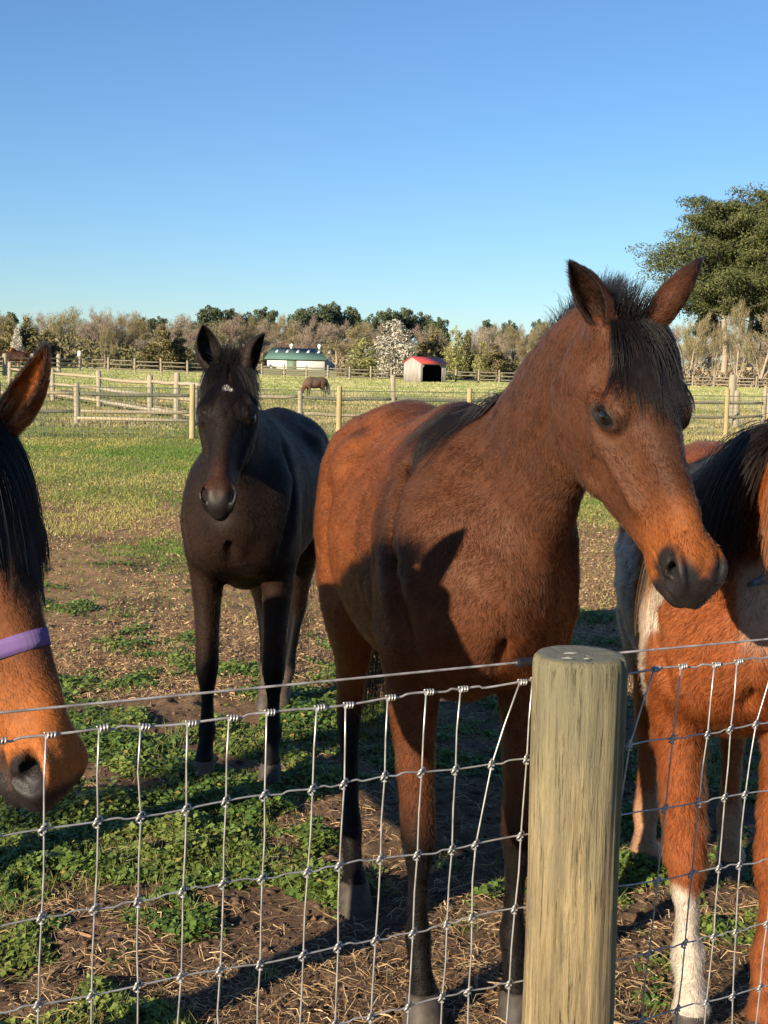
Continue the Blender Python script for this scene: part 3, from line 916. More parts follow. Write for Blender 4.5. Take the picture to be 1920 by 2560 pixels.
def strap(H, x, wid, thick, mat, name='noseband', label=None, tilt=0.0, off=.004, n=56, zc=-.10, rng_=None):
    """webbing band round the nose at head-local x, wrapped on the real surface by ray casting"""
    from mathutils.bvhtree import BVHTree
    V = H['VW']; Q = H['Q']
    sel = (H['h'][Q[:, 0], 0] > x - .09) & (H['h'][Q[:, 0], 0] < x + .09) & (np.abs(H['h'][Q[:, 0], 1]) < .16) & (np.abs(H['h'][Q[:, 0], 2]) < .35)
    bv = BVHTree.FromPolygons([tuple(v) for v in V], [tuple(q) for q in Q[sel]])
    hp = H['hp']; rings = []
    offs = [(-.5, 0), (-.5, 1), (-.17, 1.25), (.17, 1.25), (.5, 1), (.5, 0)]
    for j in range(n):
        a = 2 * math.pi * j / n
        rad = []
        row = []
        for wv, th in offs:
            xx = x + wv * wid
            dl = np.array([0, math.cos(a), math.sin(a)])
            c = hp(xx + tilt * 0, 0, zc)
            dloc = H['hM'] @ dl; dW = H['W'] @ dloc
            # tilt along the dorsal axis
            c2 = H['toW'](hp(xx + tilt * math.sin(a) * .1, 0, zc))
            hit = bv.ray_cast(Vector(c2 + dW * .4), Vector(-dW))
            R = .4 - hit[3] if hit[0] is not None else .06
            row.append((c2, dW, R, th))
        rings.append(row)
    Rs = np.array([[q[2] for q in r_] for r_ in rings])
    for _ in range(2): Rs = (np.roll(Rs, 1, 0) + 2 * Rs + np.roll(Rs, -1, 0)) / 4
    vv = np.array([[r_[k][0] + r_[k][1] * (Rs[j, k] + off * .3 + thick * r_[k][3]) for k in range(6)] for j, r_ in enumerate(rings)])
    qq = []
    for j in range(n):
        for k in range(6):
            qq.append((j * 6 + k, j * 6 + (k + 1) % 6, ((j + 1) % n) * 6 + (k + 1) % 6, ((j + 1) % n) * 6 + k))
    o = mesh_np(name, vv.reshape(-1, 3) + H['inv'], np.array(qq), mat, H['root'], True)
    if label: o['label'] = label
    return o
# ================================================================== the horses
def bay_color(base, muzz, dark, nose=(.020, .017, .017), red=(.13, .045, .018), leg_from=.66, star=None, topline=.7, face_dark=.35, muzz_w=1.0, sock=None, nosek=0.0, body=None):
    base, muzz, dark, nose, red = map(np.array, (base, muzz, dark, nose, red))
    def f(I):
        V, h, b, wh, Nl = I['V'], I['h'], I['b'], I['wh'], I['Nl']
        n = len(V); nz = vnoise(V, 9, 4); nz2 = vnoise(V, 26, 5)
        c = np.tile(base, (n, 1)).astype(float)
        c = mixc(c, red, np.clip(.45 + .35 * nz, 0, 1) * ss(1.30, .95, b[:, 2]) * (1 - wh) * .8)
        c = c * (1 + .16 * vnoise(V, 5, 9) + .10 * nz2)[:, None]
        if body is not None: c = mixc(c, body, ss(.05, -.25, b[:, 0] + .10 * nz) * (.85 + .15 * nz2))  # barrel and haunch: redder sunlit tone put into the coat colour
        c = mixc(c, dark * 1.6, topline * ss(.75, .98, Nl[:, 2]) * ss(1.25, 1.42, b[:, 2]) * (1 - wh) * (.7 + .3 * nz))
        # dark points on the legs
        c = mixc(c, dark, ss(leg_from + .04, leg_from - .16, b[:, 2] + .03 * nz))
        if sock is not None:
            c = mixc(c, sock, ss(.24, .17, b[:, 2] + .012 * nz2) * ss(-.6, -.8, b[:, 0]) * .75)
        # head
        dk = face_dark * ss(.09, .0, np.abs(h[:, 1])) * ss(-.06, .0, h[:, 2]) * ss(.50, .40, h[:, 0]) + .25 * face_dark * np.clip(nz2, 0, 1)
        c = mixc(c, dark * 2.2, np.clip(dk, 0, 1) * wh)
        side = ss(.35, .50, h[:, 0]) * wh * muzz_w
        c = mixc(c, muzz, np.clip(side * (1.0 + .2 * nz2), 0, 1))
        q = eye_q(h)
        c = mixc(c, dark * 3.5, ss(2.0, 1.15, q) * wh * .6)
        c = mixc(c, (.010, .008, .008), ss(1.22, 1.02, q) * wh)
        # black muzzle: nostrils, lips
        nd = np.sqrt((((np.stack([h[:, 0], np.abs(h[:, 1]), h[:, 2]], 1) - np.array([.545, .048, -.072])) / [1.2, 1.1, 1.0]) ** 2).sum(1))
        k = np.maximum(ss(.060 - nosek, .044 - nosek, nd + .004 * nz2), ss(.538 + nosek, .560 + nosek, h[:, 0] + .005 * nz2 - .35 * (h[:, 2] + .05)))
        k = np.maximum(k, ss(-.112, -.122, h[:, 2]) * ss(.500, .525, h[:, 0]))
        lipl = ss(.020, .010, np.abs(h[:, 2] + .112)) * ss(.475, .50, h[:, 0])
        k = np.maximum(k, lipl * .9)
        c = mixc(c, nose, np.clip(k, 0, 1) * wh)
        if star is not None:
            for (sx, sy, rx, ry) in star:
                d = ((h[:, 0] - sx) / rx) ** 2 + ((h[:, 1] - sy) / ry) ** 2
                c = mixc(c, (.62, .60, .56), ss(1.25, .6, d + .35 * nz2) * wh * ss(-.03, -.01, h[:, 2]))
        return np.clip(c, 0, 1)
    return f

def pinto_color(I):
    V, h, b, wh = I['V'], I['h'], I['b'], I['wh']
    n = len(V); nz = vnoise(V, 7, 14); nz2 = vnoise(V, 24, 15)
    c = np.tile(np.array([.25, .075, .024]), (n, 1)).astype(float)
    c = mixc(c, (.25, .085, .03), np.clip(nz2 * .5 + .3, 0, 1) * .6)
    W_ = (.60, .53, .44)
    # white flank/belly patch greyed by painted shade, pale stripe down the near shoulder, white lower legs
    x = b[:, 0] + .03 * nz; z = b[:, 2] + .03 * nz
    c = mixc(c, (.33, .315, .295), ss(-.12, -.22, x) * ss(1.28, 1.20, z) * ss(.72, .82, z))
    st = np.abs((b[:, 0] - .20) - (z - 1.06) * .45 + .018 * nz2)
    c = mixc(c, W_, ss(.075, .045, st) * ss(.84, .92, z) * ss(1.30, 1.22, z) * ss(.02, -.06, b[:, 1]) * (1 - wh))
    c = mixc(c, W_, ss(.45, .38, z + .05 * nz2) * ss(0, -.05, b[:, 1]) * ss(-.2, 0, b[:, 0]))
    c = mixc(c, (.42, .25, .15), ss(.34, .22, z) * ss(-.5, -.7, b[:, 0]) * .8)
    c = mixc(c, W_, wh * ss(.060, .045, np.abs(h[:, 1])) * ss(.08, .14, h[:, 0]) * ss(-.06, -.03, h[:, 2]))
    c = mixc(c, W_, wh * ss(.20, .28, h[:, 0] + .02 * nz2))
    c = mixc(c, (.30, .20, .18), wh * ss(.56, .60, h[:, 0]))
    return np.clip(c, 0, 1)

HB_ = head_basis
# --- bay horse in the middle
MAIN_POLL = P(1354, 674, 2.82)
main = build_horse('bay_horse', 'bay horse with thick black forelock standing behind the round wooden fence post',
    (.20, 3.54), 10, 1.0, MAIN_POLL, HB_(27, 58, 5), hs=1.04, group='horses crowding the near wire fence',
    color=bay_color((.094, .037, .017), (.28, .088, .021), (.007, .0055, .005), red=(.185, .058, .018), body=(.235, .076, .023), leg_from=.62, star=[(.165, .018, .030, .018), (.17, -.012, .022, .010)], sock=(.34, .22, .13)),
    foot={('h', -1): (.42, -.03, 0), ('h', 1): (0, -.06, 0), ('f', 1): (.02, -.02, 0), ('f', -1): (0, .03, 0)}, res=(.011, .0034), fur=250000, fur_len=.015, length=.93, fur_rad=.00042, neck_b1=(.36, .09, 1.36), neck_base=(.12, .02, 1.18), neck_k=.22, neck_r=1.03, nost=.93)
ear(main, -1, wtip=(-.52, .02, .86), wopen=(-.55, -.80, .0), length=.160, width=.034, col=(.055, .022, .011), col_in=(.035, .018, .011), fur=9000)
ear(main, 1, wtip=(.70, .0, .70), wopen=(.35, .75, -.5), length=.165, width=.031, col=(.065, .024, .011), fur=9000, bend=.035, bend_dir=(-1, 0, 0))
pm = pusher(main, .007)
forelock(main, 3000, .235, lat=.26, fan=.65, push=pm, rad=.00055, spread=.2, col=(.010, .008, .008), tuft_len=.065, ymid=.006, tuft=.14)
mane(main, .40, .97, 3600, lambda t: .070 + .02 * np.sin(t * 9), -.25, up=1.0, rad=.0005, push=None, grav=.30, spread=.25, clump=9, clump_s=.35, col=(.012, .010, .009))
mane(main, .26, .46, 1500, .33, .9, up=.3, rad=.0006, push=pusher(main, .008), grav=1.3, back=.6, spread=.20, clump=16, clump_s=.65, name='mane', seed=21, pts=10)

# --- black horse on the left, facing the camera
BLK_POLL = np.array([-.560, 4.90, 1.655])
blk = build_horse('black_horse', 'black horse with a small white star on its forehead, facing the camera',
    (-.545, 5.49), -4, .94, BLK_POLL, HB_(0, 51, 0), hs=1.02, group='horses crowding the near wire fence',
    color=bay_color((.0145, .0088, .0065), (.040, .016, .008), (.004, .0035, .0035), red=(.034, .015, .009), nose=(.014, .012, .012), leg_from=.6, star=[(.128, -.004, .014, .013), (.136, .010, .008, .012)], topline=.3, face_dark=.1, sock=(.12, .09, .07), muzz_w=.8),
    res=(.011, .0055), fur=90000, fur_len=.014, fur_rad=.00045, legk=1.12, barrel=.94, nost=1.15, foot={('h', 1): (.05, -.13, 0), ('h', -1): (0, .08, 0)})
ear(blk, -1, wtip=(-.24, .1, .97), wopen=(.25, -.95, .0), length=.168, width=.046, base=(.028, .060, -.012), col=(.016, .011, .010), fur=2500)
ear(blk, 1, wtip=(.40, .1, .88), wopen=(.85, -.3, .0), length=.150, width=.041, base=(.028, .060, -.012), col=(.022, .014, .012), fur=2500)
pb = pusher(blk, .008)
forelock(blk, 1300, .25, lat=.0, fan=1.0, part=.35, push=pb, rad=.0006, col=(.010, .008, .008), tuft=.5, tuft_len=.07, clump=22, clump_s=.6)
mane(blk, .5, .90, 300, .10, -.9, up=.5, rad=.0007, push=pb, clump=14)

# --- left bay with the purple noseband
LEFT_POLL = P(-52, 895, 2.18)
left = build_horse('bay_horse', 'bay horse wearing a purple noseband, only its head and neck in view',
    (-1.17, 2.72), 38, 1.0, LEFT_POLL, HB_(63, 68, -5), hs=1.06, group='horses crowding the near wire fence',
    color=bay_color((.19, .066, .022), (.38, .125, .030), (.014, .010, .009), red=(.25, .085, .026), nosek=.016, leg_from=.62, face_dark=.45),
    nost=.9, res=(.012, .0040), fur=140000, fur_len=.011, fur_rad=.00028)
ear(left, 1, wtip=(.50, -.1, .85), wopen=(-.62, -.75, .0), rim=.45, length=.172, width=.031, col=(.16, .055, .02), col_in=(.30, .105, .03), fur=9000)
ear(left, -1, tip=(-.20, .95, .05), open_dir=(.6, -.3, .3), length=.18, width=.042, col=(.12, .045, .02), fur=2000)
pl = pusher(left, .007)
forelock(left, 3200, .30, lat=.05, fan=.35, push=pl, rad=.00042, col=(.011, .009, .008), tuft=.1, clump=25, clump_s=.6)
mane(left, .2, 1.0, 2600, .12, .5, up=.8, rad=.0006, push=None, grav=.6)
MAT_PURPLE, _nt, _b = new_mat('purple_webbing')
_wv = N(_nt, 'ShaderNodeTexWave', wave_type='BANDS', bands_direction='X'); _wv.inputs['Scale'].default_value = 190
_tc = N(_nt, 'ShaderNodeTexCoord'); L(_nt, _tc.outputs['Object'], _wv.inputs['Vector'])
L(_nt, mix(_nt, .35, ramp(_nt, _wv.outputs['Fac'], [(.2, (.09, .045, .17)), (.8, (.17, .095, .28))]), ramp(_nt, noise(_nt, 18, 4), [(.3, (.11, .065, .19)), (.7, (.20, .125, .31))])), _b.inputs['Base Color'])
_b.inputs['Roughness'].default_value = .7
bump(_nt, _b, _wv.outputs['Fac'], .5, .002)
strap(left, .350, .027, .0025, MAT_PURPLE, 'noseband', 'purple webbing noseband')

# --- pinto on the right
PIN_POLL = P(1742, 968, 2.95)
pin = build_horse('pinto_pony', 'chestnut and white pinto pony with long dark mane and blue halter',
    (.90, 3.46), -8, .93, PIN_POLL, HB_(2, 64, 0), hs=.86, group='horses crowding the near wire fence',
    color=pinto_color, res=(.011, .007), fur=150000, fur_len=.024, fur_rad=.00045, barrel=1.05, neck_b1=(.34, .05, 1.28), legk=1.3, foot={('f', -1): (0, .06, 0), ('f', 1): (0, -.03, 0)})
ear(pin, -1, tip=(-.70, .10, -.3), open_dir=(.55, .6, .3), length=.16, width=.04, col=(.15, .05, .02), fur=2000)
ear(pin, 1, tip=(-.85, .25, .42), open_dir=(.55, .6, .3), length=.16, width=.04, col=(.15, .05, .02), fur=500)
pp = pusher(pin, .012)
mane(pin, .42, 1.0, 6000, .42, 1.0, up=.0, rad=.0006, push=pp, clump=40, clump_s=.6, pts=12, col=(.016, .011, .009), seed=31)
forelock(pin, 900, .30, lat=-.60, fan=.4, push=pp, rad=.0006, col=(.24, .085, .03), tuft=.03, seed=33)
mane(pin, .40, .60, 60, .60, 1.0, up=.1, rad=.0005, push=pusher(pin, .016), clump=14, clump_s=.5, pts=12, col=(.30, .14, .055), seed=37, name='mane_wisps', drift=np.array([0, -1.2, 0]))

MAT_BLUE = plain('blue_fleece', (.12, .20, .33), .95, .1, var=.4, scale=90, bstr=.6)
MAT_LEATHER = plain('brown_leather', (.13, .06, .035), .5, .4, var=.2, scale=60)
strap(pin, .28, .034, .008, MAT_BLUE, 'halter_noseband', 'blue fleece halter noseband')
strap(pin, .20, .020, .004, MAT_LEATHER, 'cheek_strap', 'brown leather strap')

def whiskers(H, n=70, seed=5):
    r = np.random.default_rng(seed)
    x = r.uniform(.50, .585, n); a = r.uniform(0, 6.283, n)
    p = H['toW'](H['ho'] + (np.stack([x, .045 * np.cos(a), -.10 + .05 * np.sin(a)], 1) * H['hs']) @ H['hM'].T); p = snap(H, p)
    d = np.stack([.5 * np.ones(n), np.cos(a), np.sin(a)], 1) @ H['head_rot'].T
    strands(H, p, d, r.uniform(.015, .045, n), np.array((.03, .022, .018)), rad=.00028, grav=.15, spread=.25, clump=0, pts=5, name='whiskers')
whiskers(main, 110); whiskers(left, 110, 6); whiskers(blk, 60, 7)
# ================================================================== ground
def terrain(x, y):
    x = np.asarray(x, float); y = np.asarray(y, float)
    z = ss(38, 118, y) * (.16 + .50 * ss(4, -36, x))
    return z
def tz(x, y): return float(terrain(x, y))
def atD(px, Y):
    """ground point under picture column px at distance Y (row solved from the level of the eye)"""
    r = ray(px, 800 + (px - 830) * .0227); x = r[0] / r[1] * Y
    return np.array([x, Y, tz(x, Y)])

def fbm(x, y, sc_, seed, octv=4):
    out = 0; a = 1; tot = 0
    r = np.random.default_rng(seed)
    for o in range(octv):
        for _ in range(3):
            th = r.uniform(0, 6.28); ph = r.uniform(0, 6.28); ph2 = r.uniform(0, 6.28)
            dx, dy = math.cos(th) * sc_, math.sin(th) * sc_
            out = out + a * np.sin(x * dx + y * dy + ph + 1.4 * np.sin((x * dy - y * dx) * .8 + ph2)) / 3
        tot += a; a *= .55; sc_ *= 2.1
    return out / tot * 1.6

_hr = np.random.default_rng(17)
HOOFS = [(_hr.uniform(-2.2, 2.6), _hr.uniform(2.9, 9), _hr.uniform(.045, .07), _hr.uniform(.008, .022)) for _ in range(190)]
def near_bumps(x, y):
    f = ss(24, 9, y)
    b = .016 * fbm(x, y, 2.2, 3, 3) + .012 * fbm(x, y, 9, 5, 3) + .007 * np.abs(fbm(x, y, 30, 8, 2))
    b = b * f
    m = (y > 2.4) & (y < 9.5) & (np.abs(x) < 3.2)
    if m.any():
        xs_, ys_ = x[m], y[m]; q = np.zeros(len(xs_))
        for hx_, hy_, hr_, hd_ in HOOFS:
            rr_ = np.sqrt((xs_ - hx_) ** 2 + (ys_ - hy_) ** 2) / hr_
            q += hd_ * (-np.exp(-(rr_ / .8) ** 4) + .55 * np.exp(-((rr_ - 1.15) / .28) ** 2))
        b = np.array(b); b[m] += np.clip(q, -.03, .02)
    return b

def axis_geo(a, b, d0, growth, c):
    out = [c]; d = d0; x = c
    while x < b: x += d; d *= growth if x > 0 else 1; out.append(x)
    return out
ysx = [-4.0, -2.0, 0, 1.5]
y = 2.4
while y < 1600:
    ysx.append(y); y += max(.016 * max(y, 3.2) / 3.2 ** .9, .02) if y < 16 else .02 * y * (1 if y < 150 else 3)
ysx = np.array(ysx + [1700.0])
xsx = []
x = 0.0
while x < 900:
    xsx.append(x); x += .022 if x < 2.6 else (.022 + (x - 2.6) * .10)
xsx = np.array(sorted([-v for v in xsx[1:]] + xsx))
XX, YY = np.meshgrid(xsx, ysx)
ZZ = terrain(XX, YY) + near_bumps(XX, YY)
ny_, nx_ = XX.shape
idx = np.arange(nx_ * ny_).reshape(ny_, nx_)
gq = np.stack([idx[:-1, :-1], idx[:-1, 1:], idx[1:, 1:], idx[1:, :-1]], -1).reshape(-1, 4)
MAT_GROUND, nt, b = new_mat('paddock_ground')
tc = N(nt, 'ShaderNodeTexCoord'); V3 = tc.outputs['Object']
sep = N(nt, 'ShaderNodeSeparateXYZ'); L(nt, V3, sep.inputs[0])
n1 = noise(nt, .35, 6, .65, V3); n2 = noise(nt, 2.4, 6, .7, V3); n3 = noise(nt, 22, 6, .75, V3); n4 = noise(nt, 90, 4, .7, V3)
mud = ramp(nt, n3, [(.22, (.042, .026, .018)), (.45, (.105, .066, .043)), (.62, (.165, .108, .070)), (.8, (.26, .18, .115))])
mud = mix(nt, .35, mud, ramp(nt, n4, [(.3, (.05, .032, .022)), (.7, (.21, .145, .095))]))
mp = N(nt, 'ShaderNodeMapping'); mp.inputs['Scale'].default_value = (1, .35, 1); L(nt, V3, mp.inputs[0])
gn = noise(nt, 9, 8, .75, mp.outputs[0])
grass = ramp(nt, gn, [(.25, (.075, .125, .022)), (.45, (.16, .22, .045)), (.6, (.25, .28, .07)), (.78, (.38, .34, .13))])
dry = ramp(nt, gn, [(.25, (.22, .17, .08)), (.5, (.38, .31, .15)), (.75, (.52, .42, .23))])
# field beyond the fences: bands of green and straw colour
mp2 = N(nt, 'ShaderNodeMapping'); mp2.inputs['Scale'].default_value = (.05, .16, 1); L(nt, V3, mp2.inputs[0])
nb = noise(nt, 1.0, 5, .6, mp2.outputs[0])
far = mix(nt, ramp(nt, nb, [(.42, (0, 0, 0)), (.60, (1, 1, 1))]), grass, dry)
# near paddock: mud with grass from ~14 m on
add = N(nt, 'ShaderNodeMath', operation='MULTIPLY_ADD'); L(nt, n1, add.inputs[0]); add.inputs[1].default_value = 9.0; L(nt, sep.outputs[1], add.inputs[2])
add2 = N(nt, 'ShaderNodeMath', operation='MULTIPLY_ADD'); L(nt, n2, add2.inputs[0]); add2.inputs[1].default_value = 5.0; L(nt, add.outputs[0], add2.inputs[2])
mr = N(nt, 'ShaderNodeMapRange'); L(nt, add2.outputs[0], mr.inputs[0]); mr.inputs[1].default_value = 22.5; mr.inputs[2].default_value = 26.5
mrT = N(nt, 'ShaderNodeMapRange'); L(nt, add2.outputs[0], mrT.inputs[0]); mrT.inputs[1].default_value = 11.5; mrT.inputs[2].default_value = 16.0
tan = ramp(nt, n3, [(.25, (.13, .075, .036)), (.45, (.27, .165, .082)), (.65, (.41, .27, .14)), (.8, (.52, .37, .20))])
n5 = noise(nt, .9, 5, .65, V3)
mud2 = mix(nt, mrT.outputs[0], mud, tan)
mud2 = mix(nt, ramp(nt, n5, [(.50, (0, 0, 0)), (.62, (.75, .75, .75))]), mud2, mud)
grass2 = mix(nt, ramp(nt, n2, [(.48, (0, 0, 0)), (.66, (.8, .8, .8))]), grass, tan)
near = mix(nt, mr.outputs[0], mud2, grass2)
brn = mix(nt, ramp(nt, n2, [(.35, (0, 0, 0)), (.7, (1, 1, 1))]), dry, (.42, .25, .15))
# trampled brown strip behind the wire fence
mrA = N(nt, 'ShaderNodeMapRange'); L(nt, add2.outputs[0], mrA.inputs[0]); mrA.inputs[1].default_value = 44.0; mrA.inputs[2].default_value = 48.0
mrB = N(nt, 'ShaderNodeMapRange'); L(nt, add2.outputs[0], mrB.inputs[0]); mrB.inputs[1].default_value = 64.0; mrB.inputs[2].default_value = 72.0
c = mix(nt, mrA.outputs[0], near, brn); far = mix(nt, .5, far, (.46, .46, .21)); c = mix(nt, mrB.outputs[0], c, far)
L(nt, c, b.inputs['Base Color']); b.inputs['Roughness'].default_value = .95; b.inputs['Specular IOR Level'].default_value = .1
bp = N(nt, 'ShaderNodeBump'); bp.inputs['Strength'].default_value = .8; bp.inputs['Distance'].default_value = .012
L(nt, n3, bp.inputs['Height']); bp2 = N(nt, 'ShaderNodeBump'); bp2.inputs['Strength'].default_value = .6; bp2.inputs['Distance'].default_value = .004
L(nt, n4, bp2.inputs['Height']); L(nt, bp.outputs[0], bp2.inputs['Normal']); L(nt, bp2.outputs[0], b.inputs['Normal'])
g = mesh_np('ground', np.stack([XX, YY, ZZ], -1).reshape(-1, 3), gq, MAT_GROUND)
tag(g, kind='structure')

# ------------------------------------------------------------------ ground cover
def attr_mat(name, rough=.7, spec=.25, trans=0.0):
    m, nt, b = new_mat(name)
    a = N(nt, 'ShaderNodeAttribute'); a.attribute_name = 'col'
    L(nt, a.outputs['Color'], b.inputs['Base Color'])
    b.inputs['Roughness'].default_value = rough; b.inputs['Specular IOR Level'].default_value = spec
    if trans:
        out = [n for n in nt.nodes if n.type == 'OUTPUT_MATERIAL'][0]
        t = N(nt, 'ShaderNodeBsdfTranslucent'); L(nt, a.outputs['Color'], t.inputs[0])
        mx = N(nt, 'ShaderNodeMixShader'); mx.inputs[0].default_value = trans
        L(nt, b.outputs[0], mx.inputs[1]); L(nt, t.outputs[0], mx.inputs[2]); L(nt, mx.outputs[0], out.inputs[0])
    return m
MAT_LEAF = attr_mat('weed_leaves', .45, .35, .25)
MAT_GRASS = attr_mat('grass_blades', .6, .2, .2)
MAT_STRAW = attr_mat('straw_litter', .8, .2)

def sample_ground(n, y0, y1, r, pw=2.0):
    """points inside the camera's view between two distances, even on screen-ish"""
    u = r.random(n)
    yy = (y0 ** (1 - pw) + u * (y1 ** (1 - pw) - y0 ** (1 - pw))) ** (1 / (1 - pw)) if pw != 1 else y0 * (y1 / y0) ** u
    half = yy * .300 + .95
    xx = r.uniform(-1, 1, n) * half
    return xx, yy
def gz(x, y): return terrain(x, y) + near_bumps(x, y)
def patch(x, y):
    p = .75 * fbm(x, y, 1.5, 31, 4) + .75 * fbm(x, y, 5, 37, 3) + .40 * fbm(x, y, 14, 38, 2)
    zone = .55 * ss(9.2, 7.2, y) - .35 - .40 * ss(4.1, 3.3, y) + .50 * ss(.1, -.7, x) * ss(6.2, 4.5, y)
    return p + zone

# clover and weeds
r = np.random.default_rng(41)
n = 460000
x, y = sample_ground(n, 3.1, 11.0, r, 1.6)
pv = patch(x, y); keep = pv + r.normal(0, .14, n) > .40
x, y, pv = x[keep], y[keep], pv[keep]
n = len(x)
ht = np.clip(pv, 0, 1.0) * .045 * (1 + .6 * fbm(x, y, 12, 44, 2))
z = gz(x, y) + r.uniform(.15, 1, n) * np.maximum(ht, .004)
sz = r.uniform(.005, .0125, n) * (1 + .05 * y)
th = r.uniform(0, 6.28, n); nr = np.stack([r.normal(0, .45, n), r.normal(-.12, .45, n), np.ones(n)], 1); nr /= np.linalg.norm(nr, axis=1, keepdims=True)
a = np.stack([np.cos(th), np.sin(th), 0 * th], 1); a -= (a * nr).sum(1, keepdims=True) * nr; a /= np.linalg.norm(a, axis=1, keepdims=True); bb = np.cross(nr, a)
cc = np.stack([x, y, z], 1)
asp = r.uniform(.55, .9, n)[:, None]
s1 = sz[:, None]
q = np.stack([cc - a * s1, cc - bb * s1 * asp + nr * s1 * .12, cc + a * s1 * 1.1 - nr * s1 * .15, cc + bb * s1 * asp + nr * s1 * .12], 1).reshape(-1, 3)
fq = np.arange(n * 4).reshape(-1, 4)
base = np.array([.105, .175, .036]); alt = np.array([.25, .29, .07]); drk = np.array([.06, .12, .03])
t1 = r.random(n)[:, None]; t2 = ss(-.5, .8, fbm(x, y, 5, 47, 2))[:, None]
col = base * (1 - t2 * .6) + alt * t2 * .6; col = col * (1 - .5 * (t1 < .3)) + drk * .5 * (t1 < .3)
col *= r.uniform(.7, 1.35, (n, 1)); yl = (r.random(n) < .03)[:, None]; col = np.where(yl, np.array([.32, .26, .07]), col)
o = mesh_np('clover_and_weeds', q, fq, MAT_LEAF, smooth=False, col=np.repeat(col, 4, 0))
tag(o, 'low green clover and weeds growing in patches on the muddy paddock floor', 'weeds', kind='stuff')

# grass blades
def blades(n, y0, y1, name, hgt, wid, fn, r, cols, pw, label):
    x, y = sample_ground(n, y0, y1, r, pw)
    k = fn(x, y, r); x, y = x[k], y[k]; n = len(x)
    z = gz(x, y)
    hh = hgt * r.uniform(.4, 1.3, n); ww = wid * r.uniform(.7, 1.3, n) * np.maximum(1, y / 11.0)
    th = r.uniform(0, 3.14, n); ln = r.normal(0, .5, (n, 2))
    a = np.stack([np.cos(th) * ww, np.sin(th) * ww, 0 * th], 1)
    c0 = np.stack([x, y, z - .004], 1)
    tip = c0 + np.stack([ln[:, 0] * hh, ln[:, 1] * hh, hh], 1)
    q = np.stack([c0 - a, c0 + a, tip], 1).reshape(-1, 3)
    t = ss(-.7, .8, fbm(x * 1.1 + 3, y * .7, .9, 53, 4) * 1.3 + r.normal(0, .30, n))[:, None]
    col = np.array(cols[0]) * (1 - t) + np.array(cols[1]) * t
    col *= r.uniform(.7, 1.3, (n, 1))
    o = mesh_np(name, q, np.arange(n * 3).reshape(-1, 3), MAT_GRASS, smooth=False, col=np.repeat(col, 3, 0))
    tag(o, label, 'grass', kind='stuff')
r = np.random.default_rng(61)
blades(470000, 8.5, 33.0, 'paddock_grass', .034, .0040, lambda x, y, r: (ss(15.0, 19.0, y + 2.4 * fbm(x, y, .8, 63, 3)) * (.25 + .75 * ss(-.45, .0, fbm(x, y * .8, 1.3, 66, 4))) + .06 + .85 * ss(.15, .55, fbm(x * 1.3, y * .6, .9, 65, 4)) * ss(8.5, 10.5, y)) > r.random(len(x)), r,
       ((.10, .19, .03), (.36, .32, .11)), 1.5, 'short grass growing over the middle of the paddock up to the wire fence')
blades(80000, 3.1, 11.0, 'grass_tufts', .05, .0018, lambda x, y, r: (patch(x, y) + .35 * fbm(x, y, 4, 67, 2) > .25) & (r.random(len(x)) < .8), r,
       ((.09, .15, .035), (.22, .24, .07)), 1.6, 'thin grass tufts among the clover by the near fence')
blades(160000, 33.0, 75.0, 'field_grass', .10, .006, lambda x, y, r: r.random(len(x)) < .9, r, ((.20, .22, .07), (.44, .37, .18)), 1.5, 'pale dry grass in the field behind the wire fence')

blades(260000, 60.0, 150.0, 'far_field_grass', .09, .0040, lambda x, y, r: r.random(len(x)) < .9, r, ((.25, .31, .10), (.50, .46, .23)), 1.2, 'yellow-green grass of the far field in front of the wood')
# straw and stems
r = np.random.default_rng(71)
def litter(n, y0, y1, lmin, lmax, wd, cols, name, label, cat, fn, pw=1.8, up=.15, hump=.2):
    x, y = sample_ground(n, y0, y1, r, pw)
    k = fn(x, y); x, y = x[k], y[k]; n = len(x)
    z = gz(x, y) + r.uniform(.002, .014, n)
    L_ = r.uniform(lmin, lmax, n) * r.uniform(.5, 1, n); th = r.uniform(0, 6.28, n); W_ = wd * r.uniform(.5, 1.4, n) * np.maximum(1, y / 7)
    d = np.stack([np.cos(th), np.sin(th), r.normal(0, up, n)], 1); s_ = np.stack([-np.sin(th), np.cos(th), r.normal(0, .5, n)], 1)
    c0 = np.stack([x, y, z], 1)
    p0 = c0 - d * (L_ / 2)[:, None]; p2 = c0 + d * (L_ / 2)[:, None]; p1 = c0 + s_ * (L_ * r.normal(0, .1, n))[:, None]; p1[:, 2] += np.abs(L_ * hump * r.random(n))
    w3 = s_ * W_[:, None]
    q = np.stack([p0 - w3, p0 + w3, p1 + w3, p1 - w3, p2 + w3 * .5, p2 - w3 * .5], 1).reshape(-1, 3)
    i = np.arange(n) * 6
    f = np.concatenate([np.stack([i, i + 1, i + 2, i + 3], 1), np.stack([i + 3, i + 2, i + 4, i + 5], 1)])
    cp = np.array(cols)[r.integers(0, len(cols), n)] * r.uniform(.6, 1.25, (n, 1))
    o = mesh_np(name, q, f, MAT_STRAW, smooth=False, col=np.repeat(cp, 6, 0)); tag(o, label, cat, kind='stuff')
sand = [(.42, .27, .13), (.54, .37, .19), (.28, .17, .085), (.18, .10, .05), (.60, .46, .27)]
litter(72000, 3.0, 8.5, .02, .10, .0009, sand, 'straw', 'scattered straw and dry stems trodden into the mud by the near fence', 'straw', lambda x, y: (fbm(x, y, 2.5, 73, 3) + .35 * ss(4.6, 3.6, y) + r.normal(0, .4, len(x)) > -.05))
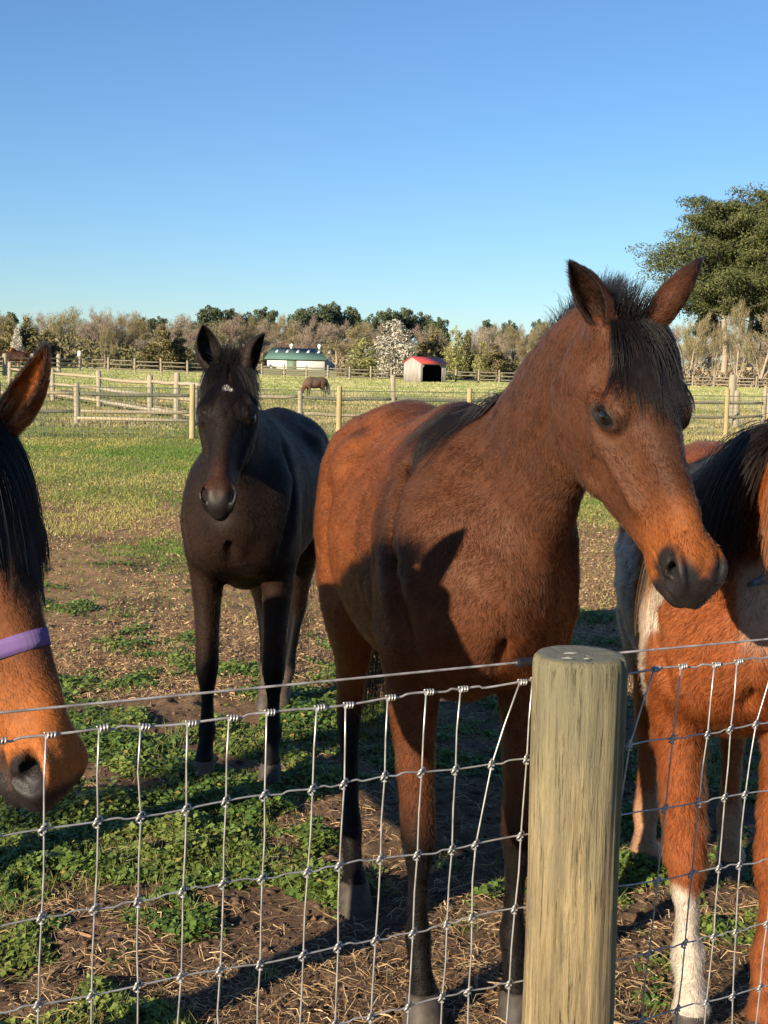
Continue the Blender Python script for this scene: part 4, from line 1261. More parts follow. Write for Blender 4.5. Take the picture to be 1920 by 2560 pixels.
litter(150000, 6.5, 20.0, .012, .045, .0020, [(.38, .24, .12), (.48, .32, .165), (.26, .16, .085), (.55, .40, .23)], 'leaf_litter', 'brown dead leaves and trampled hay over the bare earth behind the black horse', 'litter', lambda x, y: (fbm(x, y, 1.0, 75, 4) * 1.3 + r.normal(0, .3, len(x)) > -.25), 1.5, .3, .35)
litter(260, 3.2, 9.0, .10, .26, .0035, [(.50, .36, .20), (.42, .28, .15), (.36, .22, .12)], 'loose_stalks', 'a few long pale stalks and sticks lying on the mud', 'stalks', lambda x, y: x > -99, 1.5, .05, .12)

# clods of mud
r = np.random.default_rng(81)
n = 9000
x, y = sample_ground(n, 3.05, 16.0, r, 1.8); z = gz(x, y)
bs = np.array([(0, 0, 1), (.9, 0, .25), (.28, .86, .25), (-.73, .53, .25), (-.73, -.53, .25), (.28, -.86, .25), (0, 0, -.6)])
bf = [(0, i, i % 5 + 1) for i in range(1, 6)]; bf = [(0, 1, 2), (0, 2, 3), (0, 3, 4), (0, 4, 5), (0, 5, 1), (6, 2, 1), (6, 3, 2), (6, 4, 3), (6, 5, 4), (6, 1, 5)]
sz = np.minimum(r.gamma(1.6, .0042, n) + .003, .016)[:, None, None]
pts_ = bs[None] * sz * r.uniform(.5, 1.5, (n, 7, 3)) * np.array([1.2, 1.2, .7])
pts_ += np.stack([x, y, z], 1)[:, None]
f = (np.array(bf)[None] + (np.arange(n) * 7)[:, None, None]).reshape(-1, 3)
cl = np.array([.085, .055, .038]) * r.uniform(.6, 1.6, (n, 1))
o = mesh_np('mud_clods', pts_.reshape(-1, 3), f, MAT_STRAW, smooth=False, col=np.repeat(cl, 7, 0))
tag(o, 'crumbled clods of dark mud on the paddock floor', 'clods', kind='stuff')
# ================================================================== near wire fence
def tube_np(pts, rad, n=6, cap=True):
    pts = np.asarray(pts, float); m = len(pts); rad = np.broadcast_to(rad, m)
    V = []; 
    t0 = unit(pts[1] - pts[0]); ref = np.array([0, 0, 1.]) if abs(t0[2]) < .9 else np.array([1., 0, 0])
    for i in range(m):
        t = unit(pts[min(i + 1, m - 1)] - pts[max(i - 1, 0)])
        u = unit(ref - np.dot(ref, t) * t); v = np.cross(t, u)
        for j in range(n):
            a = 2 * math.pi * j / n; V.append(pts[i] + (u * math.cos(a) + v * math.sin(a)) * rad[i])
    F = [(i * n + j, i * n + (j + 1) % n, (i + 1) * n + (j + 1) % n, (i + 1) * n + j) for i in range(m - 1) for j in range(n)]
    out = [np.array(F)]
    if cap: out += [np.array([[*range(n)][::-1]]), np.array([[(m - 1) * n + j for j in range(n)]])]
    return np.array(V), out
FB, FA = .55, 1.64                       # fence line Y = FA + FB * X
FL = math.sqrt(1 + FB * FB)
def fp(s, z, off=0.0):
    """point on the fence: s metres along, off metres to the far side"""
    x = s / FL
    return np.array([x - off * FB / FL, FA + FB * x + off / FL, z])
MAT_WIRE, nt, b = new_mat('galvanised_wire')
b.inputs['Metallic'].default_value = .55; b.inputs['Roughness'].default_value = .38
L(nt, ramp(nt, noise(nt, 55, 3), [(.3, (.30, .295, .28)), (.7, (.55, .54, .51))]), b.inputs['Base Color'])
MAT_WIRE2, nt, b = new_mat('dull_wire')
L(nt, ramp(nt, noise(nt, 40, 3), [(.35, (.24, .22, .21)), (.65, (.48, .46, .44))]), b.inputs['Base Color'])
b.inputs['Metallic'].default_value = .3; b.inputs['Roughness'].default_value = .45
FTOP, FCELL = 1.243, .1016
wires = [(-.411, -.425), (-.353, -.367), (-.304, -.312), (-.249, -.262), (-.201, -.209), (-.152, -.158), (-.088, -.106), (-.046, -.056), (.011, -.006), (.066, .047), (.115, .098), (.206, .142), (.227, .199),
         (.280, .262), (.330, .312), (.428, .375), (.476, .435), (.537, .500), (.580, .555), (.655, .605), (.69, .66), (.745, .715), (.80, .77), (.85, .82), (.90, .88), (.95, .93), (1.0, .98)]
for i in range(1, 36):
    wires.insert(0, (-.411 - .053 * i, -.425 - .053 * i))
for i in range(1, 26):
    wires.append((1.0 + .053 * i, .98 + .053 * i))
rows = [FTOP - FCELL * k for k in range(13)]
mesh_fence = empty('wire_mesh_fence', tuple(fp(.0, 0)))
tag(mesh_fence, 'galvanised woven wire mesh fence in the foreground, strung along both sides of the round post', 'wire fence')
finv = -fp(0, 0)
r = np.random.default_rng(5)
def wire_s(w, k):
    """position along the fence of wire w at row k"""
    s0, s1 = w
    if abs(s0 - s1) > .045: t = min(1, [0, .66, .95, 1][min(k, 3)])
    else: t = k / 5.0
    return s0 + (s1 - s0) * t
jit = {}
def rowz(k, s): return rows[k] + .0025 * math.sin(s * 9 + k * 1.7) + .0015 * math.sin(s * 31 + k)
for wi, w in enumerate(wires):
    pts = []
    for k in range(13):
        s = wire_s(w, k) + r.normal(0, .0012)
        jit[wi, k] = s
        pts.append(fp(s, rowz(k, s), -.0022))
        if k < 12: pts.append(fp((s + wire_s(w, k + 1)) / 2 + r.normal(0, .001), (rows[k] + rows[k + 1]) / 2, -.0015))
    V, F = tube_np(pts, .00115, 6); mesh_np('vertical_wire', V + finv, F, MAT_WIRE, mesh_fence)
for k in range(13):
    pts = []
    ks = sorted(range(len(wires)), key=lambda i: jit[i, k])
    for a, i in enumerate(ks):
        s = jit[i, k]; pts.append(fp(s, rowz(k, s)))
        if a < len(ks) - 1:
            s2 = jit[ks[a + 1], k]; 
            if r.random() < .6 and s2 - s > .03:
                c = s + (s2 - s) * r.uniform(.3, .6); d = .0018 * (1 if r.random() < .8 else -1)
                pts.append(fp(c, rowz(k, c) - d)); pts.append(fp(c + .010, rowz(k, c) + d * .6))
            else:
                c = (s + s2) / 2; pts.append(fp(c, rowz(k, c) + r.normal(0, .0005)))
    A = catmull(np.array(pts), 3)
    V, F = tube_np(A, .0012 if k else .0015, 6); mesh_np('horizontal_wire', V + finv, F, MAT_WIRE2 if k == 0 else MAT_WIRE, mesh_fence)
# knots: one little lump of wrapped wire, and the coils that wrap the top wire
dirx = unit(fp(1, 0) - fp(0, 0)); diry = np.cross([0, 0, 1.], dirx)
def knot_mesh():
    Vs, Fs = [], []; off = 0
    for sgn in (-1, 1):
        pts = [dirx * math.cos(t) * .0042 + np.array([0, 0, 1.]) * (math.sin(t) * .0042 + sgn * .0022) + diry * (-.0012 + .0022 * math.sin(2 * t)) + dirx * sgn * .001 for t in np.linspace(0, 5.2, 9)]
        V, F = tube_np(pts, .0015, 5); Vs.append(V); Fs += [f + off for f in F]; off += len(V)
    q = [f for f in Fs if f.shape[1] == 4]; p = [f for f in Fs if f.shape[1] == 5]
    return np.concatenate(Vs), [np.concatenate(q), np.concatenate(p)]
def coil_mesh():
    pts = [dirx * (-.001 + .0115 * t / 19) + np.array([0, 0, 1.]) * math.cos(t) * .0031 + diry * math.sin(t) * .0031 for t in np.linspace(0, 19, 46)]
    return tube_np(pts, .00145, 5)
kv, kf = knot_mesh(); cv, cf = coil_mesh()
k0 = mesh_np('knot', kv, kf, MAT_WIRE, mesh_fence); c0 = mesh_np('wrap_coil', cv, cf, MAT_WIRE, mesh_fence)
first = {'k': k0, 'c': c0}; used_ = {'k': False, 'c': False}
nk = 0
for wi in range(len(wires)):
    s00 = jit[wi, 0]
    if s00 < -1.05 or s00 > 1.15: continue
    for k in range(11):
        s = jit[wi, k]; key = 'c' if k == 0 else 'k'
        if key == 'k' and (s < -.72 or s > .95): continue
        o = first[key] if not used_[key] else first[key].copy()
        if used_[key]: C.objects.link(o); o.parent = mesh_fence
        used_[key] = True
        o.location = tuple(fp(s, rowz(k, s), -.0008) + finv)
        o.rotation_euler = (0, r.normal(0, .12), 0)
        nk += 1
# single smooth wire along the top with its black insulating sleeve
def coax(s0, s1):
    pts = [fp(s, 1.272 + .006 * (.25 - s) * .9 - .0015 * math.sin((s - s0) / (s1 - s0) * 3.14), -.002) for s in np.linspace(s0, s1, 24)]
    return tube_np(pts, .00155, 8)
V, F = coax(-2.6, .335); top_w = mesh_np('top_wire', V - fp(0, 1.272), F, MAT_WIRE2); top_w.location = tuple(fp(0, 1.272))
tag(top_w, 'single smooth wire strung above the mesh to the left of the round post', 'wire', 'single wires above the mesh')
V, F = tube_np([fp(s, 1.2715, -.002) for s in np.linspace(.196, .250, 8)], [.0045, .0058, .0058, .0054, .0058, .0058, .0058, .0058], 12)
MAT_BLACK = plain('black_rubber', (.012, .012, .013), .45, .4, var=.2, scale=80)
mesh_np('insulator_sleeve', V - fp(0, 1.272), F, MAT_BLACK, top_w)
V, F = coax(.30, 2.6); tw2 = mesh_np('top_wire', V - fp(.5, 1.272), F, MAT_WIRE2); tw2.location = tuple(fp(.5, 1.272))
tag(tw2, 'single smooth wire strung above the mesh to the right of the round post', 'wire', 'single wires above the mesh')

# ------------------------------------------------------------------ round timber post
MAT_POST, nt, b = new_mat('treated_pine_post')
v = mapped(nt, (1, 1, .07)); fine = noise(nt, 85, 8, .78, v); v2 = mapped(nt, (1, 1, .16)); mid = noise(nt, 24, 6, .65, v2); big = noise(nt, 5.5, 4, .55, mapped(nt, (1, 1, .5)))
c1 = ramp(nt, fine, [(.30, (.06, .042, .02)), (.42, (.19, .135, .062)), (.53, (.35, .262, .13)), (.68, (.52, .405, .22))])
c2 = ramp(nt, mid, [(.3, (.095, .085, .05)), (.5, (.29, .235, .13)), (.7, (.44, .345, .19))])
c = mix(nt, .45, c1, c2)
tc = N(nt, 'ShaderNodeTexCoord'); sp = N(nt, 'ShaderNodeSeparateXYZ'); L(nt, tc.outputs['Object'], sp.inputs[0])
mr = N(nt, 'ShaderNodeMapRange'); L(nt, sp.outputs[2], mr.inputs[0]); mr.inputs[1].default_value = .95; mr.inputs[2].default_value = 1.26
mg = N(nt, 'ShaderNodeMath', operation='MULTIPLY'); L(nt, mr.outputs[0], mg.inputs[0]); L(nt, big, mg.inputs[1])
mg2 = N(nt, 'ShaderNodeMath', operation='MULTIPLY'); L(nt, mg.outputs[0], mg2.inputs[0]); mg2.inputs[1].default_value = 1.15
c = mix(nt, mg2.outputs[0], c, (.175, .18, .115))
c = mix(nt, ramp(nt, big, [(.52, (0, 0, 0)), (.72, (.55, .55, .55))]), c, (.13, .115, .07))
dk = ramp(nt, noise(nt, 210, 6, .8, mapped(nt, (1, 1, .035))), [(.54, (0, 0, 0)), (.62, (1, 1, 1))])
c = mix(nt, dk, c, (.045, .036, .02))
dk2 = ramp(nt, noise(nt, 48, 5, .7, mapped(nt, (1, 1, .09))), [(.60, (0, 0, 0)), (.70, (.8, .8, .8))])
c = mix(nt, dk2, c, (.075, .062, .035))
c = mix(nt, ramp(nt, noise(nt, 11, 5, .7, mapped(nt, (1, 1, .3))), [(.46, (0, 0, 0)), (.64, (.6, .6, .6))]), c, (.15, .14, .095))
c = mix(nt, ramp(nt, noise(nt, 300, 3, .8), [(.62, (0, 0, 0)), (.72, (.6, .6, .6))]), c, (.055, .045, .03))
L(nt, c, b.inputs['Base Color']); b.inputs['Roughness'].default_value = .8; b.inputs['Specular IOR Level'].default_value = .2
bump(nt, b, fine, 1.0, .007)
MAT_POSTTOP, nt, b = new_mat('post_end_grain')
tc = N(nt, 'ShaderNodeTexCoord'); mp = N(nt, 'ShaderNodeMapping'); L(nt, tc.outputs['Object'], mp.inputs[0]); mp.inputs['Location'].default_value = (.012, -.006, 0); mp.inputs['Scale'].default_value = (1, 1, 0)
wv = N(nt, 'ShaderNodeTexWave', wave_type='RINGS', rings_direction='SPHERICAL'); L(nt, mp.outputs[0], wv.inputs[0]); wv.inputs['Scale'].default_value = 95; wv.inputs['Distortion'].default_value = 5; wv.inputs['Detail'].default_value = 4; wv.inputs['Detail Scale'].default_value = 2.5
nz = noise(nt, 60, 6, .7)
c = ramp(nt, wv.outputs['Fac'], [(.15, (.085, .085, .062)), (.6, (.13, .132, .098)), (.9, (.18, .178, .132))])
c = mix(nt, ramp(nt, nz, [(.45, (0, 0, 0)), (.7, (.8, .8, .8))]), c, (.10, .115, .075))
L(nt, c, b.inputs['Base Color']); b.inputs['Roughness'].default_value = .85; bump(nt, b, nz, .8, .004)
pq = atY(1260, 1412, 1.735); pc = np.array([pq[0], pq[1], 0.0]); PTOP = float(pq[2])
n = 96; zs_ = np.concatenate([[-.1], np.linspace(0, 1.262, 64), [1.270, 1.2755, 1.2775]])
V = []
ph_ = np.random.default_rng(9)
grooves = [(3.45, .0035, .05), (4.1, .0026, .035), (5.35, .0034, .03), (4.66, .0035, .018), (3.9, .0022, .02), (5.0, .0022, .022), (5.75, .003, .03)]
for z in zs_:
    R0 = .0605 + .0018 * math.sin(z * 5) + (.0022 * (1 - z / 1.27))
    if z > 1.262: R0 -= [0, .0008, .0028, .006][int(np.searchsorted([1.262, 1.270, 1.2755, 1.2775], z))]
    for j in range(n):
        a = 2 * math.pi * j / n
        R = R0 + .0012 * math.sin(a * 3 + z * 2) + .0007 * math.sin(a * 11 + math.sin(z * 9) * 1.3) + .0004 * math.sin(a * 29 + z * 6)
        for ga, gd, gw in grooves:
            aa = (a - ga - .03 * math.sin(z * 7 + ga)) ; aa = (aa + math.pi) % (2 * math.pi) - math.pi
            R -= gd * math.exp(-(aa / gw) ** 2) * (.5 + .5 * math.sin(z * 3.1 + ga * 5)) 
        V.append([R * math.cos(a), R * math.sin(a), z])
m = len(zs_)
Fq = [(i * n + j, i * n + (j + 1) % n, (i + 1) * n + (j + 1) % n, (i + 1) * n + j) for i in range(m - 1) for j in range(n)]
# top disc rings
rings = [.8, .6, .4, .2]; base_i = (m - 1) * n
prev = base_i
nV = len(V); tops = []
for q_ in rings:
    for j in range(n):
        a = 2 * math.pi * j / n; R = .0545 * q_
        V.append([R * math.cos(a), R * math.sin(a), 1.2775 + .0006 * math.sin(q_ * 40) - .0010 * (math.sin(a * 5 + q_ * 3) > .93)])
    cur = len(V) - n
    tops += [(prev + j, prev + (j + 1) % n, cur + (j + 1) % n, cur + j) for j in range(n)]
    prev = cur
V.append([0, 0, 1.278]); ctr = len(V) - 1
tri = [(prev + j, prev + (j + 1) % n, ctr) for j in range(n)]
post = mesh_np('fence_post', np.array(V), [np.array(Fq + tops), np.array(tri)], None, None, True, mats=[MAT_POST, MAT_POSTTOP], mat_idx=[0] * len(Fq) + [1] * (len(tops) + len(tri)))
post.location = (pc[0], pc[1], PTOP - 1.2778); post.rotation_euler = (0, math.radians(-.2), 0)
tag(post, 'thick round timber fence post in the foreground, weathered green-grey with cracked grain', 'fence post')
# bird droppings and splinters on top
r = np.random.default_rng(12)
MAT_DROP = plain('dried_droppings', (.36, .35, .30), .9, .1, var=.15)
for cx_, cy_, rr in [(-.012, -.004, .008), (-.020, -.034, .006), (.004, -.036, .004)]:
    k = 14; V = [[cx_, cy_, 1.2805]]
    for j in range(k):
        a = 6.283 * j / k; R = rr * r.uniform(.45, 1.1); V.append([cx_ + R * 1.5 * math.cos(a), cy_ + R * .7 * math.sin(a), 1.2788])
    mesh_np('dropping', np.array(V), np.array([(0, 1 + j, 1 + (j + 1) % k) for j in range(k)]), MAT_DROP, post)

# ================================================================== fences in the middle and far distance
def wood_mat(name, lo, hi, green=None):
    m, nt, b = new_mat(name)
    f = noise(nt, 14, 6, .7, mapped(nt, (1, 1, .2)))
    L(nt, ramp(nt, f, [(.3, lo), (.7, hi)]), b.inputs['Base Color'])
    b.inputs['Roughness'].default_value = .9; b.inputs['Specular IOR Level'].default_value = .15
    return m
MAT_YPOST = wood_mat('pale_treated_post', (.26, .21, .11), (.42, .34, .18))
MAT_GPOST = wood_mat('weathered_grey_post', (.22, .19, .14), (.37, .33, .24))
MAT_RAIL = wood_mat('weathered_rail', (.26, .22, .145), (.44, .375, .25))
MAT_RAILD = wood_mat('dark_shaded_rail', (.085, .09, .065), (.18, .18, .13))  # shaded look of the rails put into a darker wood colour
MAT_RAILP = wood_mat('pale_rail', (.27, .24, .18), (.41, .37, .28))
def post_mesh(R, h, n=10, sq=False, seed=0):
    rr = np.random.default_rng(seed)
    if sq:
        zs_ = [0, h * .93, h * .985, h]; sc_ = [1, .98, .85, .45]
        V = [[x * R * s_, y * R * s_, z] for z, s_ in zip(zs_, sc_) for x, y in ((-1, -.75), (1, -.75), (1, .75), (-1, .75))]; n = 4
    else:
        zs_ = [0, h * .5, h * .985, h]; sc_ = [1.05, 1, .96, .85]
        V = [[math.cos(6.2832 * j / n) * R * s_, math.sin(6.2832 * j / n) * R * s_, z] for z, s_ in zip(zs_, sc_) for j in range(n)]
    F = [(i * n + j, i * n + (j + 1) % n, (i + 1) * n + (j + 1) % n, (i + 1) * n + j) for i in range(3) for j in range(n)]
    return np.array(V) - np.array([0, 0, .0]), [np.array(F), np.array([[3 * n + j for j in range(n)]])]
def rail_fence(name, label, pts, rails, post_h=1.15, pr=.065, mp_=None, mr_=None, group=None, skip=(), rr=.045, sag=.02, seed=0, hs=None):
    o = empty(name, (pts[0][0], pts[0][1], tz(*pts[0][:2]))); tag(o, label, 'fence', group)
    inv = -np.array(o.location)
    r = np.random.default_rng(seed + 77)
    for i, p in enumerate(pts):
        h = post_h * r.uniform(.94, 1.06) if hs is None else hs[i]
        V, F = post_mesh(pr, h + .1, sq=True)
        V[:, 2] -= .1
        V[:, 0] += V[:, 2] * r.normal(0, .02)
        mesh_np('post', V + np.array([p[0], p[1], tz(*p[:2])]) + inv, F, mp_ or MAT_GPOST, o, smooth=False)
    for i in range(len(pts) - 1):
        if i in skip: continue
        a = np.array([pts[i][0], pts[i][1], tz(*pts[i][:2])]); b_ = np.array([pts[i + 1][0], pts[i + 1][1], tz(*pts[i + 1][:2])])
        for z in rails:
            m_ = mr_[int(r.integers(0, len(mr_)))] if isinstance(mr_, list) else (mr_ or MAT_RAIL)
            t = np.linspace(-.01, 1.01, 7)[:, None]
            P_ = a + (b_ - a) * t; P_[:, 2] += z + r.normal(0, .015) - sag * np.sin(t[:, 0] * 3.14) + r.normal(0, .008, 7)
            V, F = tube_np(P_, [rr * .7, rr, rr * 1.05, rr, rr * 1.05, rr, rr * .7], 6)
            mesh_np('rail', V + inv, F, m_, o, smooth=False)
    return o
# wire-mesh fence across the paddock
MAT_FARWIRE = plain('far_wire', (.15, .17, .13), .6, .3)
mpts = [(-17.2, 25.9), (-14.1, 26.6), (-11.0, 27.3), (-7.95, 28.0), (-4.14, 29.2), (-1.05, 30.4), (1.92, 31.7), (5.2, 33.4), (8.75, 35.2), (10.02, 35.9), (13.2, 37.6), (16.4, 39.3), (19.6, 41.0)]
mf = empty('wire_mesh_fence', (mpts[0][0], mpts[0][1], 0)); tag(mf, 'wire mesh fence on pale round posts crossing the paddock behind the horses', 'wire fence')
inv = -np.array(mf.location)
for i, (x_, y_) in enumerate(mpts):
    V, F = post_mesh(.062, 1.22 if i != 8 else 1.3, 12); V[:, 2] -= .05
    mesh_np('post', V + np.array([x_, y_, 0]) + inv, F, MAT_YPOST, mf)
for i in range(len(mpts) - 1):
    a = np.array([*mpts[i], 0.]); b_ = np.array([*mpts[i + 1], 0.]); d = b_ - a; Ld = np.linalg.norm(d); u = d / Ld; s_ = np.array([-u[1], u[0], 0])
    V = []; F = []
    def bar(p, q, w_):
        k = len(V); ax = unit(q - p); c_ = np.cross(ax, s_) * w_; e = s_ * w_
        for pp in (p, q): V.extend([pp + c_, pp + e, pp - c_, pp - e])
        F.extend([(k + j, k + (j + 1) % 4, k + 4 + (j + 1) % 4, k + 4 + j) for j in range(4)])
    nv_ = int(Ld / .0762)
    for j in range(nv_): bar(a + u * (j + .5) / nv_ * Ld + [0, 0, .02], a + u * (j + .5) / nv_ * Ld + [0, 0, 1.08], .0052)
    for k in range(11): bar(a + np.array([0, 0, .04 + k * .103]), b_ + np.array([0, 0, .04 + k * .103]), .0036 if k < 10 else .009)
    o = mesh_np('wire_mesh', np.array(V) + inv, np.array(F), MAT_FARWIRE, mf, smooth=False); o['kind'] = 'stuff'

A = [(-10.6, 33.2), (-7.62, 33.7), (-4.75, 34.2), (-2.18, 34.8), (.19, 35.4), (2.75, 36.2), (5.6, 37.4), (8.4, 39.0), (11.35, 41.2), (14.6, 43.4)]
rail_fence('split_rail_fence', 'shade-darkened split rail fence running just behind the wire mesh fence', A, (.38, .80), 1.05, .062, MAT_GPOST, [MAT_RAILD, MAT_RAILD, MAT_RAIL], hs=[1.05, 1.05, 1.05, 1.0, 1.42, 1.05, 1.05, 1.05, 1.25, 1.1], seed=3)
B = [tuple(atD(20, 62)[:2]), tuple(atD(114, 52)[:2]), tuple(atD(214, 46)[:2]), tuple(atD(325, 39.5)[:2]), tuple(atD(382, 37)[:2]), (-4.4, 34.9)]
rail_fence('split_rail_fence', 'pale grey split rail fence slanting towards the camera at the left behind the mesh', B, (.28, .66, 1.04), 1.28, .075, MAT_GPOST, [MAT_RAILP, MAT_RAIL], seed=5, rr=.055)
# low single plank at the foot of the left part
pl_a, pl_b = np.array([-7.6, 33.6, .20]), np.array([-4.3, 34.0, .17])
V, F = tube_np([pl_a, (pl_a + pl_b) / 2, pl_b], [.04, .045, .04], 6); o = mesh_np('fallen_rail', V - pl_a, F, MAT_RAIL, smooth=False); o.location = tuple(pl_a)
tag(o, 'long low rail lying level near the ground behind the mesh at the left', 'rail')
# far fence along the trees
def fx(px, D): p = atD(px, D); return (p[0], p[1])
Cc = [fx(-330, 106), fx(-260, 107), fx(-190, 108), fx(-115, 109), fx(-40, 110), fx(40, 111), fx(125, 112)] + [fx(a, D) for a, D in ((172, 118), (234, 119), (291, 120), (348, 121), (405, 122), (460, 124), (514, 126), (566, 127), (614, 128), (662, 129), (708, 130), (755, 131), (801, 132), (845, 133), (890, 134), (935, 135), (985, 136), (1034, 137), (1079, 138), (1125, 139), (1170, 140), (1216, 141), (1262, 142), (1310, 142), (1357, 143), (1404, 143), (1450, 144), (1497, 144), (1543, 145), (1588, 145), (1634, 145), (1682, 146), (1730, 146), (1778, 146), (1826, 147), (1874, 147), (1922, 147), (1970, 148))]
rail_fence('split_rail_fence', 'long pale split rail fence far off along the foot of the trees', Cc, (.32, .68, 1.02), 1.30, .085, MAT_GPOST, [MAT_RAILP, MAT_RAIL, MAT_RAILP], rr=.055, seed=7, skip=())
D_ = [fx(127, 95), fx(70, 92), fx(10, 90), fx(-60, 88)]
rail_fence('board_fence', 'grey board fence section running out of the left edge in front of the distant horses', D_, (.3, .6, .9, 1.2), 1.5, .13, MAT_GPOST, MAT_RAIL, seed=9)
E_ = [fx(1479, 160), fx(1530, 160), fx(1580, 160), fx(1634, 160), fx(1690, 160)]
rail_fence('split_rail_fence', 'pale rail fence under the pines at the right edge', E_, (.5, 1.0), 1.4, .09, MAT_RAILP, MAT_RAILP, rr=.06, seed=11)
# two grey posts beside the right gate
for (px_, Y_, h_) in ((1583, 44.5, 1.62), (1594, 41.0, 1.15)):
    V, F = post_mesh(.11 if h_ > 1.4 else .085, h_, sq=True); p = atD(px_, Y_)
    o = mesh_np('gate_post', V, F, MAT_GPOST, smooth=False); o.location = tuple(p)
    tag(o, 'tall pale grey gate post behind the mesh at the right' if h_ > 1.4 else 'shorter pale post standing beside the tall grey gate post', 'post')
# nest box on a fence post
p = atD(172, 117.6)
MAT_WHITE = plain('white_paint', (.72, .72, .68), .6, .3, var=.06)
hb = empty('nest_box', tuple(p)); tag(hb, 'small white nest box on a pole above the far fence at the left', 'nest box')
V, F = tube_np([(0, 0, 0), (0, 0, 1.25)], .04, 6); mesh_np('pole', V, F, MAT_GPOST, hb)
def box_np(x0, x1, y0, y1, z0, z1):
    V = np.array([(x, y, z) for z in (z0, z1) for x, y in ((x0, y0), (x1, y0), (x1, y1), (x0, y1))])
    return V, np.array([(0, 3, 2, 1), (4, 5, 6, 7), (0, 1, 5, 4), (1, 2, 6, 5), (2, 3, 7, 6), (3, 0, 4, 7)])
V, F = box_np(-.14, .14, -.14, .14, 1.25, 1.6); mesh_np('box', V, F, MAT_WHITE, hb, smooth=False)
V = np.array([(-.2, -.2, 1.6), (.2, -.2, 1.6), (.2, .2, 1.6), (-.2, .2, 1.6), (0, 0, 1.78)]); mesh_np('roof', V, [np.array([(0, 3, 2, 1)]), np.array([(0, 1, 4), (1, 2, 4), (2, 3, 4), (3, 0, 4)])], MAT_WHITE, hb, smooth=False)
# ================================================================== shelter and barn
def box_o(name, x0, x1, y0, y1, z0, z1, mat, parent):
    V, F = box_np(x0, x1, y0, y1, z0, z1); return mesh_np(name, V, F, mat, parent, smooth=False)
MAT_SIDING, nt, b = new_mat('weathered_board_siding')
wv = N(nt, 'ShaderNodeTexWave', wave_type='BANDS', bands_direction='X'); wv.inputs['Scale'].default_value = 1.1
tc = N(nt, 'ShaderNodeTexCoord'); L(nt, tc.outputs['Object'], wv.inputs[0])
c = ramp(nt, noise(nt, 3.5, 5, .6, mapped(nt, (3, 3, .25))), [(.3, (.27, .24, .21)), (.7, (.46, .42, .38))])
L(nt, c, b.inputs['Base Color']); b.inputs['Roughness'].default_value = .9
MAT_RED = plain('red_metal_roof', (.46, .065, .05), .45, .4, var=.12, scale=2)
MAT_SHADEIN = plain('painted_shade_inside', (.012, .011, .011), .9, .1, var=.2)  # near-black colour stands in for the shade inside the shed
sp_ = atD(918, 131)
shed = empty('run_in_shed', tuple(sp_), math.radians(40)); tag(shed, 'small grey board run-in shed with a red metal roof in the far field', 'shed')
w2, d2, he, hr = 1.62, 1.2, 1.82, 2.36
# boards one by one on the gable and the front piers
def boards(u0, u1, fz, place, wdt=.18):
    n_ = max(1, int(round((u1 - u0) / wdt))); r = np.random.default_rng(int(abs(u0 * 100)) + 3)
    for i in range(n_):
        a = u0 + (u1 - u0) * i / n_ + .006; b_ = u0 + (u1 - u0) * (i + 1) / n_ - .006
        t = .02 + r.uniform(0, .008)
        za, zb = fz(a), fz(b_)
        V = np.array([place(a, 0, 0), place(b_, 0, 0), place(b_, t, 0), place(a, t, 0), place(a, 0, za), place(b_, 0, zb), place(b_, t, zb), place(a, t, za)])
        mesh_np('board', V, np.array([(0, 3, 2, 1), (4, 5, 6, 7), (0, 1, 5, 4), (1, 2, 6, 5), (2, 3, 7, 6), (3, 0, 4, 7)]), MAT_SIDING, shed, smooth=False)
gable = lambda u: he + (hr - he) * (1 - abs(u) / d2) - .03
boards(-d2, d2, gable, lambda u, t, z: (-w2 - t, u, z))
boards(-d2, d2, gable, lambda u, t, z: (w2 + t, u, z))
boards(-w2, w2, lambda u: he, lambda u, t, z: (u, d2 + t, z))
boards(-w2, -w2 + .26, lambda u: he, lambda u, t, z: (u, -d2 - t, z), .13)
boards(w2 - .55, w2, lambda u: he, lambda u, t, z: (u, -d2 - t, z), .18)
box_o('lintel', -w2, w2, -d2 - .03, -d2 + .03, he - .16, he - .005, MAT_SIDING, shed)
for sx in (-1, 1):
    xa = -w2 + .26 if sx < 0 else w2 - .55
    V = np.array([(xa, -d2 - .02, he - .16), (xa - sx * .30, -d2 - .02, he - .16), (xa, -d2 - .02, he - .5), (xa, -d2 + .02, he - .16), (xa - sx * .30, -d2 + .02, he - .16), (xa, -d2 + .02, he - .5)])
    mesh_np('corner_brace', V, [np.array([(0, 1, 2), (3, 5, 4)]), np.array([(0, 3, 4, 1), (1, 4, 5, 2), (2, 5, 3, 0)])], MAT_SIDING, shed, smooth=False)
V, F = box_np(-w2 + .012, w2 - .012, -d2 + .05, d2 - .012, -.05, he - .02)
mesh_np('shade_lining', V, F[[0, 1, 3, 4, 5]][:, ::-1], MAT_SHADEIN, shed, smooth=False)  # added inner sheets that carry the interior shade as colour
for sy in (-1, 1):
    V = np.array([(-w2 - .15, 0, hr), (w2 + .15, 0, hr), (w2 + .15, sy * (d2 + .22), he - .08), (-w2 - .15, sy * (d2 + .22), he - .08)])
    V2 = V + np.array([0, 0, .05]); Q = np.array([(0, 1, 2, 3), (4, 7, 6, 5), (0, 4, 5, 1), (1, 5, 6, 2), (2, 6, 7, 3), (3, 7, 4, 0)])
    mesh_np('roof_sheet', np.concatenate([V, V2]), Q, MAT_RED, shed, smooth=False)

